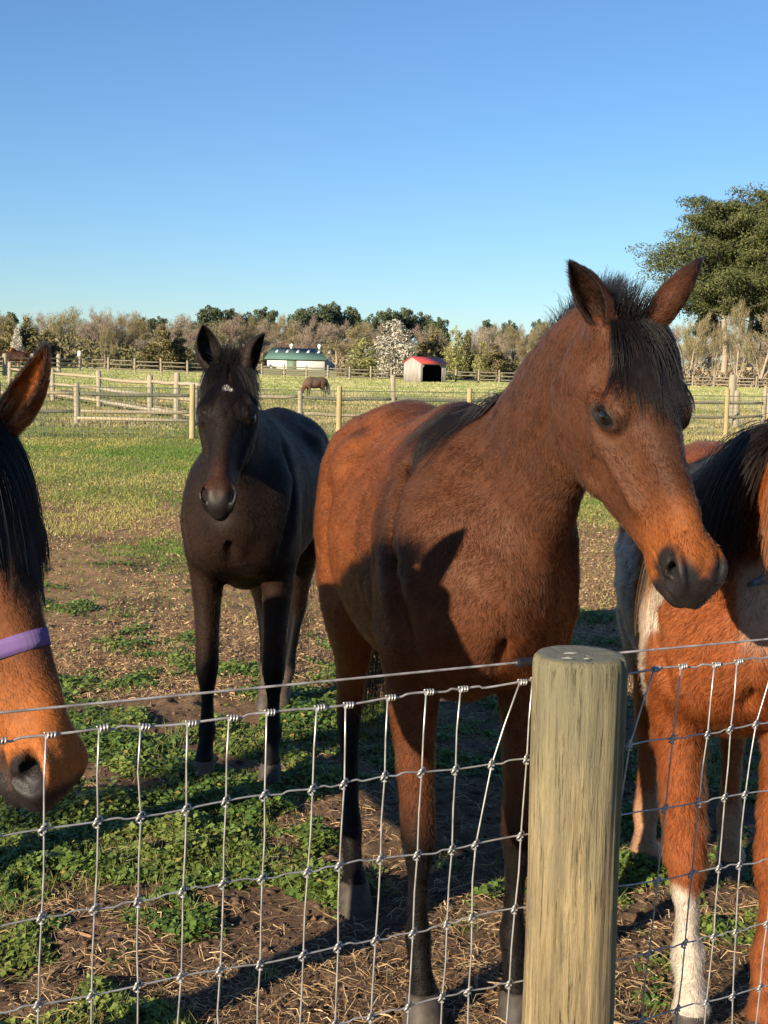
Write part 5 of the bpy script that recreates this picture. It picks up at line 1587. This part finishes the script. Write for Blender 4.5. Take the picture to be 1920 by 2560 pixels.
MAT_GREEN = plain('green_metal_roof', (.095, .175, .145), .55, .3, var=.12, scale=.4)
MAT_GREEND = plain('green_door', (.13, .19, .13), .6, .3)
MAT_SKYL = plain('translucent_roof_panel', (.62, .66, .60), .5, .3, var=.05)
MAT_BW = plain('white_barn_wall', (.66, .65, .58), .7, .2, var=.05, scale=.6)
MAT_BG = plain('grey_barn_gable', (.35, .38, .38), .8, .2)
bp_ = atD(652, 300); zb = EYE - (799.3 - 785.9) * .339e-3 * 300
barn = empty('long_barn', (bp_[0], 300, zb), math.radians(-12)); tag(barn, 'long low white barn with a green metal roof in front of the trees', 'barn')
bw, bd, bh, br = 6.4, 5.0, 2.25, 4.6
box_o('wall', -bw, bw, -bd, bd, -.6, bh, MAT_BW, barn)
V = np.array([(bw + .01, -bd, -.6), (bw + .01, bd, -.6), (bw + .01, bd, bh), (bw + .01, 0, br), (bw + .01, -bd, bh), (bw - .2, -bd, bh), (bw - .2, bd, bh), (bw - .2, 0, br)])
mesh_np('gable', V, [np.array([(0, 1, 2, 3, 4)]), np.array([(5, 7, 6)]), np.array([(4, 3, 7, 5), (3, 2, 6, 7)])], MAT_BG, barn, smooth=False)
for sy in (-1, 1):
    V = np.array([(-bw - .5, 0, br), (bw + .6, 0, br), (bw + .6, sy * (bd + .7), bh - .05), (-bw - .5, sy * (bd + .7), bh - .05)]); V2 = V + np.array([0, 0, .1])
    rf = mesh_np('roof', np.concatenate([V, V2]), Q, MAT_GREEN, barn, smooth=False)
    if sy < 0:
        for i in range(6):
            x0 = -bw + 1.0 + i * 2.35
            f = lambda x, t: (x, -t * (bd + .7), br + .12 - t * (br - bh + .05))
            V = np.array([f(x0, .12), f(x0 + .55, .12), f(x0 + .55, .42), f(x0, .42)]); V2 = V + np.array([0, 0, .03])
            mesh_np('skylight', np.concatenate([V, V2]), Q, MAT_SKYL, rf, smooth=False)
for x0 in (-2.4, 3.9):
    n = 12; V = [[x0 + .42 * math.cos(6.283 * j / n) * s_, .42 * math.sin(6.283 * j / n) * s_, br + z] for z, s_ in ((0, .6), (.3, .65), (.42, 1), (.75, 1.05), (.98, .7), (1.08, .15)) for j in range(n)]
    F = [(i * n + j, i * n + (j + 1) % n, (i + 1) * n + (j + 1) % n, (i + 1) * n + j) for i in range(5) for j in range(n)]
    mesh_np('roof_vent', np.array(V), np.array(F), MAT_WHITE, barn)
box_o('door', -2.0, .2, -bd - .06, -bd + .02, -.55, bh - .05, MAT_GREEND, barn)
# a low brown-roofed house behind it
MAT_BROWN = plain('brown_shingle_roof', (.13, .085, .065), .9, .1)
MAT_TANW = plain('tan_wall', (.30, .25, .20), .8, .1)
hp_ = atD(668, 322); hs_ = empty('far_house', (hp_[0], 322, .6)); tag(hs_, 'low house with a brown roof half hidden behind the green-roofed barn', 'house')
box_o('wall', -8, 8, -4, 4, 0, 4.6, MAT_TANW, hs_)
V = np.array([(-8.5, -4.6, 4.4), (8.5, -4.6, 4.4), (8.5, 4.6, 4.4), (-8.5, 4.6, 4.4), (-6.5, 0, 6.3), (6.5, 0, 6.3)])
mesh_np('roof', V, [np.array([(0, 1, 5, 4), (2, 3, 4, 5), (0, 3, 2, 1)]), np.array([(1, 2, 5), (3, 0, 4)])], MAT_BROWN, hs_, smooth=False)

# ================================================================== trees
def attr2(name, rough=.8, trans=.0): return attr_mat(name, rough, .1, trans)
MAT_BARK = plain('tree_bark', (.17, .135, .10), .95, .1, var=.3, scale=3)
MAT_PALEBARK = plain('pale_tree_bark', (.34, .28, .215), .95, .1, var=.2, scale=3)
MAT_TWIG = attr2('twigs')
MAT_NEEDLE = attr2('needles', .8, .1)
def tree_mesh_trunk(seed, H_, r0, forks, spread, levels=3, crown0=.3, twigs=2600, twig_col=(.20, .14, .11), bud=None, lean=0, nl=5):
    """bare tree: limbs (trunk mesh) and fine twigs with buds (crown mesh)"""
    r = np.random.default_rng(seed)
    TV, TF = [], []; ends = []
    def add(pts, rad, n=6):
        V, F = tube_np(pts, rad, n, cap=False); k = sum(len(v) for v in TV); TV.append(V); TF.append(F[0] + k)
    def grow(p, d, L_, rad, lv):
        n = 5; pts = [p]; dd = d
        for i in range(n):
            dd = unit(dd + r.normal(0, .13, 3) + np.array([0, 0, .05])); pts.append(pts[-1] + dd * L_ / n)
        rs = np.linspace(rad, rad * .55, n + 1)
        add(pts, rs, 6 if lv == 0 else 4)
        if lv >= levels: ends.append((pts[2], dd, L_ * .8)); ends.append((pts[-1], dd, L_ * .7)); return
        k = forks if lv else forks + 2
        for j in range(k):
            t = r.uniform(crown0 if lv == 0 else .35, 1.0) if j else 1.0
            i = int(t * n); q = pts[min(i, n)]
            side = unit(np.cross(dd, r.normal(size=3)))
            a = r.uniform(.35, .8) * spread if j else .2
            nd = unit(dd * math.cos(a) + side * math.sin(a) + np.array([0, 0, .12]))
            grow(q, nd, L_ * r.uniform(.5, .72), rs[min(i, n)] * .62, lv + 1)
    grow(np.array([0, 0, -.2]), unit(np.array([lean, 0, 1.])), H_ * .52, r0, 0)
    V = []; col = []
    ne = len(ends); per = max(1, twigs // ne)
    for p, d, L_ in ends:
        for _ in range(per):
            q = p + r.normal(0, .22, 3) * L_ + d * L_ * r.uniform(-.2, .9)
            dd = unit(d + r.normal(0, .55, 3) + np.array([0, 0, .25])); s_ = unit(np.cross(dd, r.normal(size=3)))
            tl = L_ * r.uniform(.35, .9); w_ = r.uniform(.009, .022) * H_ / 9
            V += [q - s_ * w_, q + s_ * w_, q + dd * tl]
            c = np.array(twig_col) * r.uniform(.65, 1.35)
            if bud is not None and r.random() < bud[1]: c = np.array(bud[0]) * r.uniform(.7, 1.3); V[-1] = q + dd * tl * .5; V[-2] = q + s_ * w_ * 3.5; 
            col += [c] * 3
    V = np.array(V)
    zmax = max(V[:, 2].max(), 1e-3); k = H_ / zmax
    return np.concatenate(TV) * k, np.concatenate(TF), V * k, np.arange(len(V)).reshape(-1, 3), np.array(col)
def leafy(seed, H_, W_, n, shape, cols, z0=.1, size=.22, blobs=22, flat=.8, blobr=.24):
    """foliage: leaf-sized faces spread through overlapping clumps"""
    r = np.random.default_rng(seed)
    bl = []
    for i in range(blobs):
        t = r.uniform(z0, .93); rad = np.interp(t, *shape) * W_ / 2
        a = r.uniform(0, 6.283); q = rad * math.sqrt(r.uniform(.1, 1)) * .85
        bl.append((q * math.cos(a), q * math.sin(a), t * H_, max(rad * .45, W_ * blobr * .5) * r.uniform(.6, 1.2), r.uniform(.7, 1.25)))
    bl.append((0, 0, H_ * .95, W_ * .09, 1.1))
    bl = np.array(bl); k = r.choice(len(bl), n, p=bl[:, 3] ** 2 / (bl[:, 3] ** 2).sum())
    d = r.normal(size=(n, 3)); d /= np.linalg.norm(d, axis=1, keepdims=True)
    rr = r.uniform(.35, 1.05, n) ** .6
    p = bl[k, :3] + d * (bl[k, 3] * rr)[:, None] * np.array([1, 1, flat])
    p[:, 2] = np.minimum(p[:, 2], H_)
    nn = unit_rows(d + r.normal(0, .6, (n, 3))); a = unit_rows(np.cross(nn, r.normal(size=(n, 3)))); b_ = np.cross(nn, a)
    s1 = (size * r.uniform(.5, 1.3, n))[:, None]
    V = np.stack([p - a * s1, p - b_ * s1 * .5, p + a * s1, p + b_ * s1 * .5], 1).reshape(-1, 3)
    t = r.random(n)[:, None]; c = np.array(cols[0]) * (1 - t) + np.array(cols[1]) * t
    if len(cols) > 2: c = np.where(r.random((n, 1)) < .2, np.array(cols[2]), c)
    c = c * r.uniform(.75, 1.25, (n, 1)) * bl[k, 4][:, None]
    return V, np.arange(n * 4).reshape(-1, 4), np.repeat(c, 4, 0)
def unit_rows(a): return a / (np.linalg.norm(a, axis=1, keepdims=True) + 1e-9)
def simple_trunk(H_, r0, seed, limbs=5, zl=.35):
    r = np.random.default_rng(seed); TV, TF = [], []; k = 0
    def add(pts, rad, n=6):
        nonlocal k
        V, F = tube_np(pts, rad, n, cap=False); TV.append(V); TF.append(F[0] + k); k += len(V)
    pts = [np.array([0, 0, -.2])]
    for i in range(6): pts.append(pts[-1] + np.array([r.normal(0, .02) * H_, r.normal(0, .02) * H_, H_ / 6.6]))
    add(pts, np.linspace(r0, r0 * .25, 7), 8)
    for i in range(limbs):
        t = r.uniform(zl, .95); j = int(t * 6); p = pts[j]; a = r.uniform(0, 6.28)
        d = np.array([math.cos(a), math.sin(a), r.uniform(.15, .8)]); Ls = H_ * r.uniform(.14, .28) * (1.2 - t)
        add([p, p + d * Ls * .5, p + d * Ls + np.array([0, 0, Ls * .15])], [r0 * .35, r0 * .25, r0 * .1], 5)
    return np.concatenate(TV), np.concatenate(TF)

_mesh = {}
def mk_tree(kind, var, name):
    key = (kind, var)
    if key in _mesh: return _mesh[key]
    if kind == 'bare':
        tv, tf, cv_, cf_, cc_ = tree_mesh_trunk(100 + var, 9, .17, 3, 1.0, 3, .35, 6500, [(.27, .215, .165), (.29, .235, .19), (.27, .23, .16)][var % 3], bud=([(.28, .21, .17), (.27, .26, .15), (.29, .24, .19)][var % 3], .15)); mt, mc = MAT_BARK, MAT_TWIG
    elif kind == 'pale':
        tv, tf, cv_, cf_, cc_ = tree_mesh_trunk(200 + var, 9, .16, 3, .8, 3, .12, 5200, (.25, .205, .12), bud=((.25, .235, .11), .25)); mt, mc = MAT_PALEBARK, MAT_TWIG
    elif kind == 'oak':
        tv, tf, cv_, cf_, cc_ = tree_mesh_trunk(300 + var, 9, .2, 4, 1.15, 3, .4, 6500, (.27, .21, .12), bud=((.20, .20, .08), .45)); mt, mc = MAT_BARK, MAT_TWIG
    elif kind == 'cedar':
        tv, tf = simple_trunk(7, .14, 400 + var); cv_, cf_, cc_ = leafy(410 + var, 7, 4.0, 5200, ([0, .15, .5, 1], [.8, 1, .8, .12]), ((.10, .10, .042), (.19, .175, .075), (.22, .155, .085)), .05, .17, 40, 1.1); mt, mc = MAT_BARK, MAT_NEEDLE
    elif kind == 'pine':
        tv, tf = simple_trunk(12, .2, 500 + var, 8, .45); cv_, cf_, cc_ = leafy(510 + var, 12, 7, 5200, ([0, .45, .6, .85, 1], [.3, .8, 1, .75, .25]), ((.065, .092, .05), (.115, .14, .075)), .5, .26, 26, .7); mt, mc = MAT_BARK, MAT_NEEDLE
    elif kind == 'blossom':
        tv, tf = simple_trunk(6, .13, 600 + var, 7, .2); cv_, cf_, cc_ = leafy(610 + var, 6, 3.6, 8000, ([0, .12, .4, .8, 1], [.45, .85, 1, .62, .18]), ((.50, .47, .38), (.66, .62, .52), (.20, .18, .10)), .1, .11, 60, 1.15); mt, mc = MAT_BARK, MAT_NEEDLE
    elif kind == 'yellow':
        tv, tf = simple_trunk(6, .12, 700 + var, 8, .15); cv_, cf_, cc_ = leafy(710 + var, 6, 3.2, 4200, ([0, .12, .4, .8, 1], [.6, .95, 1, .7, .2]), ((.22, .24, .075), (.36, .35, .14), (.15, .13, .07)), .06, .12, 46, 1.1); mt, mc = MAT_BARK, MAT_NEEDLE
    _mesh[key] = (tv, tf, cv_, cf_, cc_, mt, mc)
    return _mesh[key]
_tobj = {}
def place_tree(kind, var, px, top, width, Y, label, group, name, cat='tree', base_dz=0.0):
    base = atD(px, Y)
    ztop = P(px, top, 1)  # ray at unit depth
    rr_ = ray(px, top); zt = EYE + rr_[2] / rr_[1] * Y
    hh = zt - base[2]; ww = width * SCL / FOC * Y
    tv, tf, cv_, cf_, cc_, mt, mc = mk_tree(kind, var, name)
    H0 = cv_[:, 2].max(); W0 = np.percentile(np.abs(cv_[:, 0]), 97) * 2
    o = empty(name, tuple(base + np.array([0, 0, base_dz])), random.uniform(0, 6.28)); tag(o, label, cat, group)
    key = (kind, var)
    if key not in _tobj:
        a = mesh_np('trunk', tv, tf, mt, o); b_ = mesh_np('crown', cv_, cf_, mc, o, smooth=False, col=cc_); _tobj[key] = (a, b_)
        o.scale = (1, 1, 1)
        a.parent = b_.parent = o
    else:
        for s_ in _tobj[key]:
            c = s_.copy(); C.objects.link(c); c.parent = o
    o.scale = (ww / W0, ww / W0, hh / H0)
    return o
random.seed(3)
near_row = [  # kind, variant, px, top, width, Y, label
 ('cedar', 0, 14, 690, 62, 150, 'dark cedar at the left edge behind the distant horses'),
 ('cedar', 1, 58, 684, 60, 152, 'dark pointed cedar second from the left edge'),
 ('blossom', 1, 36, 706, 22, 148, 'thin whitish flowering tree between the two left cedars'),
 ('cedar', 2, 100, 712, 66, 156, 'low dark evergreen just left of the tall olive-brown tree'),
 ('oak', 0, 150, 652, 105, 160, 'tall olive-brown tree rising above the others at the left'),
 ('bare', 0, 212, 656, 70, 158, 'bare brown tree standing right of the tall olive-brown one'),
 ('pale', 0, 226, 700, 40, 146, 'slim bare tree with a pale trunk behind the nest box'),
 ('oak', 1, 262, 660, 62, 164, 'olive-topped tree with a rounded head left of the black horse'),
 ('bare', 1, 300, 690, 60, 150, 'bare tree between the olive-topped tree and the broad cedars'),
 ('cedar', 0, 345, 700, 62, 146, 'broad olive-green cedar left of the black horse'),
 ('cedar', 3, 388, 712, 46, 148, 'smaller dark cedar beside the black horse\'s ear'),
 ('bare', 2, 442, 690, 80, 330, 'wide bare tree directly above the black horse'),
 ('bare', 0, 510, 694, 74, 332, 'bare reddish tree right of the black horse\'s forelock'),
 ('bare', 1, 570, 690, 70, 336, 'bare tree left of the green-roofed barn'),
 ('bare', 2, 625, 688, 70, 345, 'bare reddish tree behind the left end of the barn'),
 ('bare', 0, 680, 700, 70, 345, 'bare tree behind the right end of the barn'),
 ('pale', 1, 735, 690, 92, 200, 'spreading bare tan tree right of the barn'),
 ('yellow', 0, 786, 728, 62, 150, 'yellow-green leafing tree left of the white flowering tree'),
 ('blossom', 0, 852, 688, 72, 150, 'full white flowering pear tree left of the run-in shed'),
 ('bare', 1, 905, 715, 60, 160, 'bare brown tree above the red roof'),
 ('cedar', 1, 930, 700, 50, 156, 'dark green tree directly above the run-in shed'),
 ('yellow', 1, 983, 702, 40, 150, 'narrow cream-green flowering tree right of the run-in shed'),
 ('cedar', 2, 1008, 712, 34, 154, 'narrow dark cedar beside the cream-green tree'),
 ('yellow', 2, 1040, 735, 30, 148, 'small yellowish shrub-like tree near the far fence'),
 ('bare', 2, 1078, 700, 70, 152, 'bare tree with a slanting pale trunk left of the bay\'s mane'),
 ('pale', 2, 1118, 688, 80, 150, 'pale many-stemmed bare tree left of the bay\'s crest'),
 ('cedar', 3, 1070, 742, 52, 147, 'low olive shrub under the slanting bare tree'),
 ('cedar', 0, 1150, 740, 60, 147, 'low olive shrub under the pale many-stemmed tree'),
 ('pale', 0, 1185, 686, 70, 152, 'bare pale tree partly behind the bay\'s ear'),
 ('bare', 0, 1230, 690, 70, 156, 'bare tree hidden behind the bay\'s ears'),
 ('pale', 1, 1490, 665, 60, 152, 'bare tree just right of the bay\'s forelock'),
 ('pale', 2, 1540, 650, 74, 148, 'bare pale-trunked tree under the left side of the big pine'),
 ('pale', 0, 1592, 640, 70, 147, 'forked pale-trunked bare tree under the middle of the big pine'),
 ('pale', 1, 1640, 640, 84, 146, 'large forked bare tree at the right edge under the pine'),
 ('bare', 1, 1690, 640, 80, 150, 'bare tree at the extreme right edge'),
]
for i, (k, v_, px_, top, wd, Y_, lb) in enumerate(near_row):
    nm = {'cedar': 'cedar_tree', 'oak': 'oak_tree', 'bare': 'bare_tree', 'pale': 'bare_tree', 'yellow': 'leafing_tree', 'blossom': 'flowering_tree'}[k]
    place_tree(k, v_, px_, top, wd * 1.12, Y_, lb, 'trees along the far side of the field', nm)
MARKS = [(-460, 'the outermost left trees'), (-300, 'the left field corner'), (-170, 'the trees outside the left edge'), (-60, 'the left edge of the view'), (60, 'the left horse\'s ear'), (172, 'the white nest box'), (262, 'the olive-topped tree'), (345, 'the broad cedar'), (427, 'the black horse\'s right ear'), (496, 'the black horse\'s forelock'), (572, 'the black horse\'s left ear'), (640, 'the green barn roof'), (735, 'the spreading bare tree'), (786, 'the yellow-green tree'), (852, 'the white flowering tree'), (918, 'the red-roofed shed'), (983, 'the cream-green tree'), (1040, 'the small yellowish tree'), (1118, 'the pale many-stemmed tree'), (1222, 'the bay\'s right ear'), (1350, 'the bay\'s forelock'), (1527, 'the bay\'s left ear'), (1560, 'the foremost big pine'), (1668, 'the tallest big pine'), (1760, 'the far right'), (1860, 'the trees outside the right edge'), (1980, 'the right field corner'), (2150, 'the outermost right trees')]
used_lb = {}
def wood_label(i, px_, what):
    k = min(range(len(MARKS)), key=lambda q: abs(MARKS[q][0] - px_)); m = MARKS[k]
    rel = 'straight above' if abs(px_ - m[0]) < 9 else ('just left of' if px_ < m[0] else 'just right of')
    s_ = f'{what}, {rel} {m[1]}'
    while s_ in used_lb:
        used_lb[s_] += 1; s_ = f'{what}, {["next", "second", "third", "fourth"][min(3, used_lb[s_])]} one {rel.replace("just ", "").replace("straight ", "")} {m[1]}'
    used_lb[s_] = 0
    return s_
rr3 = random.Random(8)
# dark pines on the skyline, behind the bare trees
for i, (px_, top, wd) in enumerate([(448, 658, 76), (500, 664, 62), (536, 672, 50), (572, 662, 64), (652, 664, 70), (690, 655, 66), (718, 650, 62), (752, 660, 64), (800, 676, 40), (838, 664, 60), (868, 662, 64), (905, 672, 60), (945, 684, 56), (20, 672, 50), (310, 684, 44), (342, 682, 50), (1052, 688, 44), (1098, 690, 44), (1160, 688, 46)]):
    place_tree('pine', i % 3, px_, top, wd, 350 + 6 * (i % 4), wood_label(i, px_, 'dark pine on the skyline'), 'pines on the skyline behind the bare trees', 'pine_tree')
for i in range(100):
    px_ = -460 + i * 26.5 + rr3.uniform(-6, 6)
    yh = 790 + (px_ - 830) * .0227
    place_tree(['bare', 'bare', 'oak'][i % 3], i % 3 if i % 3 < 2 else 0, px_, yh - rr3.uniform(88, 104) - (10 if px_ < 700 else 0) - (30 if px_ > 1450 else 0), rr3.uniform(62, 88), 300 + rr3.uniform(0, 40), wood_label(i, px_, 'far bare brown tree'), 'bare trees of the wood behind the field', 'bare_tree')
# undergrowth closing the foot of the wood
r = np.random.default_rng(91)
n = 88000
px_ = r.uniform(-480, 2200, n); Yv = np.where(r.random(n) < .6, r.uniform(150, 172, n), r.uniform(285, 340, n))
ctr_ = (px_ > 560) & (px_ < 720); Yv = np.where(ctr_, r.uniform(318, 345, n), Yv)
xw = (px_ * SCL - 960) / FOC * Yv
hmax = (2.2 + 1.6 * np.sin(xw * .21) * np.sin(xw * .067 + 1)) * (Yv / 160) ** .8
hmax = np.where(ctr_, 2.2, hmax)
z = terrain(xw, Yv) + hmax * r.random(n) ** 1.3
p = np.stack([xw, Yv, z], 1); sz = (.30 * (Yv / 160))[:, None] * r.uniform(.5, 1.3, (n, 1))
d = unit_rows(r.normal(size=(n, 3)) + [0, -.5, .3]); a = unit_rows(np.cross(d, r.normal(size=(n, 3)))); b_ = np.cross(d, a)
V = np.stack([p - a * sz, p - b_ * sz * .4, p + a * sz, p + b_ * sz * .4], 1).reshape(-1, 3)
t = ss(-.4, .6, fbm(xw, Yv * 0, .09, 93, 3))[:, None]
c = np.array([.12, .12, .05]) * (1 - t) + np.array([.31, .245, .155]) * t; c = c * r.uniform(.6, 1.4, (n, 1))
o = mesh_np('undergrowth', V, np.arange(n * 4).reshape(-1, 4), MAT_NEEDLE, smooth=False, col=np.repeat(c, 4, 0)); tag(o, 'tangled undergrowth along the foot of the wood', 'undergrowth', kind='stuff')

# ------------------------------------------------------------------ big pines at the right
def big_pine(px_, Y_, top, halfw, seed, label, trunk_top=.93, crown0=.40, lean=0.0, n_leaf=78000):
    base = atD(px_, Y_); rr_ = ray(px_, top); Ht = EYE + rr_[2] / rr_[1] * Y_ - base[2]; R = halfw * SCL / FOC * Y_
    r = np.random.default_rng(seed)
    o = empty('pine_tree', tuple(base)); tag(o, label, 'tree', 'big pines at the right edge')
    TV, TF, k = [], [], 0
    pts = [np.array([0, 0, -.3])]
    for i in range(10): pts.append(np.array([lean * (i + 1) / 10 * Ht + .012 * Ht * math.sin(i * 1.1 + seed), .01 * Ht * math.cos(i + seed), Ht * trunk_top * (i + 1) / 10]))
    V, F = tube_np(pts, np.linspace(Ht * .019, Ht * .005, 11), 9, cap=False); TV.append(V); TF.append(F[0]); k += len(V)
    tips = []
    prof = ([0, .28, .40, .52, .66, .80, .92, 1], [0, .75, 1.0, .98, .86, .68, .45, .12])
    nb = 74
    for i in range(nb):
        t = crown0 + (.97 - crown0) * (i + r.random()) / nb; Rr = np.interp(t, *prof) * R * r.uniform(.55, 1.08)
        a = i * 2.4 + r.normal(0, .4)
        j = min(9, int(t / trunk_top * 10)); f = t / trunk_top * 10 - j; p = pts[j] + (pts[min(j + 1, 10)] - pts[j]) * np.clip(f, 0, 1)
        rise = r.uniform(.12, .50) * Rr * (1.6 - t * .8)
        q1 = p + np.array([math.cos(a) * Rr * .5, math.sin(a) * Rr * .5, rise * .25]); q2 = p + np.array([math.cos(a) * Rr, math.sin(a) * Rr, rise])
        V, F = tube_np([p, q1, q2], [Ht * .0042, Ht * .0028, Ht * .0010], 5, cap=False); TV.append(V); TF.append(F[0] + k); k += len(V)
        for u in (.28, .45, .62, .78, .9, 1.0):
            c = p + (q1 - p) * min(1, u * 2) if u < .5 else q1 + (q2 - q1) * (u * 2 - 1)
            for _ in range(2): tips.append(np.concatenate([c + r.normal(0, .09, 3) * Rr * np.array([1, 1, .45]), [Rr * r.uniform(.10, .2) + .35, r.uniform(.7, 1.3)]]))
    mesh_np('trunk', np.concatenate(TV), np.concatenate(TF), MAT_PALEBARK, o)
    T = np.array(tips); n = n_leaf; kk = r.choice(len(T), n, p=T[:, 3] ** 2 / (T[:, 3] ** 2).sum())
    d = unit_rows(r.normal(size=(n, 3))); p = T[kk, :3] + d * (T[kk, 3] * r.uniform(.2, 1.05, n) ** .5)[:, None] * np.array([1.15, 1.15, .52])
    nn = unit_rows(d + r.normal(0, .7, (n, 3))); a = unit_rows(np.cross(nn, r.normal(size=(n, 3)))); b_ = np.cross(nn, a); s1 = (.20 * r.uniform(.5, 1.3, n))[:, None]
    V = np.stack([p - a * s1, p - b_ * s1 * .35, p + a * s1, p + b_ * s1 * .35], 1).reshape(-1, 3)
    t = r.random((n, 1)); c = np.array([.055, .075, .028]) * (1 - t) + np.array([.13, .135, .052]) * t; c = c * T[kk, 4][:, None]
    mesh_np('crown', V, np.arange(n * 4).reshape(-1, 4), MAT_NEEDLE, o, smooth=False, col=np.repeat(c, 4, 0))
big_pine(1560, 168, 425, 165, 1, 'tall broad pine with a forked pale trunk, foremost of the big pines at the right', crown0=.36)
big_pine(1668, 172, 400, 185, 2, 'tallest big pine, cut by the right edge of the view', crown0=.36)
big_pine(1618, 182, 440, 120, 3, 'darker big pine standing between and behind the two largest at the right', crown0=.34, n_leaf=30000)
big_pine(1760, 178, 390, 170, 4, 'big pine just outside the right edge beside the tallest one', crown0=.36, n_leaf=20000)
for px_ in (1515, 1535, 1640): place_tree('pine', 1, px_, 620, 60, 176, {1515: 'young dark pine leftmost beneath the big pines', 1535: 'young dark pine second from the left beneath the big pines', 1640: 'young dark pine near the right edge beneath the big pines'}[px_], 'young pines beneath the big pines', 'pine_tree')

# ================================================================== distant animals
def far_horse(name, label, px_, Y_, yaw, s, hpos, yawh, pitch, cols, length=1.0, group=None, bare=1.0, legk=1.1, shade=None):
    p = atD(px_, Y_)
    f = bay_color(cols[0], cols[1], cols[2], leg_from=.5, topline=.2)
    ya = math.radians(yaw); fx_ = np.array([math.sin(ya), -math.cos(ya), 0])
    hp3 = p + fx_ * hpos[0] + np.array([0, 0, hpos[1]])
    return build_horse(name, label, tuple(p), yaw, s, hp3, head_basis(yawh, pitch), hs=s, group=group, color=f, res=(.03, None), fur=0, legk=legk, simple=True, barrel=bare, length=length)
gp = far_horse('grazing_pony', 'small brown pony with a pale tail grazing in the field behind the fence', 672, 62, -62, .66, (.62, .34), -66, 62, ((.13, .09, .065), (.16, .11, .08), (.07, .05, .04)), bare=1.15, legk=1.4)
# pale tail
def tail(H, col, n=260, ln=.6, rad=.002):
    r = np.random.default_rng(4); rt = H['toW'](np.array([-1.17 * H['s'] * 1.0, 0, 1.22 * H['s']])); roots = rt + r.normal(0, .03, (n, 3)); d = np.tile(-H['W'][:, 0], (n, 1)) * .3 + [0, 0, -.6]
    strands(H, roots, d, ln * r.uniform(.7, 1.1, n), np.array(col), rad=rad, name='tail', spread=.12, clump=30, pts=7)
tail(gp, (.45, .40, .32), rad=.005, ln=.65)
f1 = far_horse('brown_horse', 'dark brown horse standing far off at the left edge of the field', 24, 104, -75, .98, (.85, 1.55), -78, 45, ((.060, .028, .018), (.07, .035, .02), (.03, .018, .012)), group='distant horses at the left edge')
f2 = far_horse('chestnut_horse', 'bright chestnut horse standing behind the dark brown one at the left edge', 40, 110, -30, 1.0, (.75, 1.8), -30, 50, ((.30, .10, .035), (.30, .11, .04), (.20, .07, .03)), group='distant horses at the left edge')
tail(f1, (.03, .02, .015), rad=.006, ln=.9)
for H_, c_ in ((main, (.012, .009, .008)), (blk, (.010, .008, .007)), (left, (.012, .009, .008)), (pin, (.40, .34, .26))):
    tail(H_, c_, n=500, ln=.95, rad=.0009)
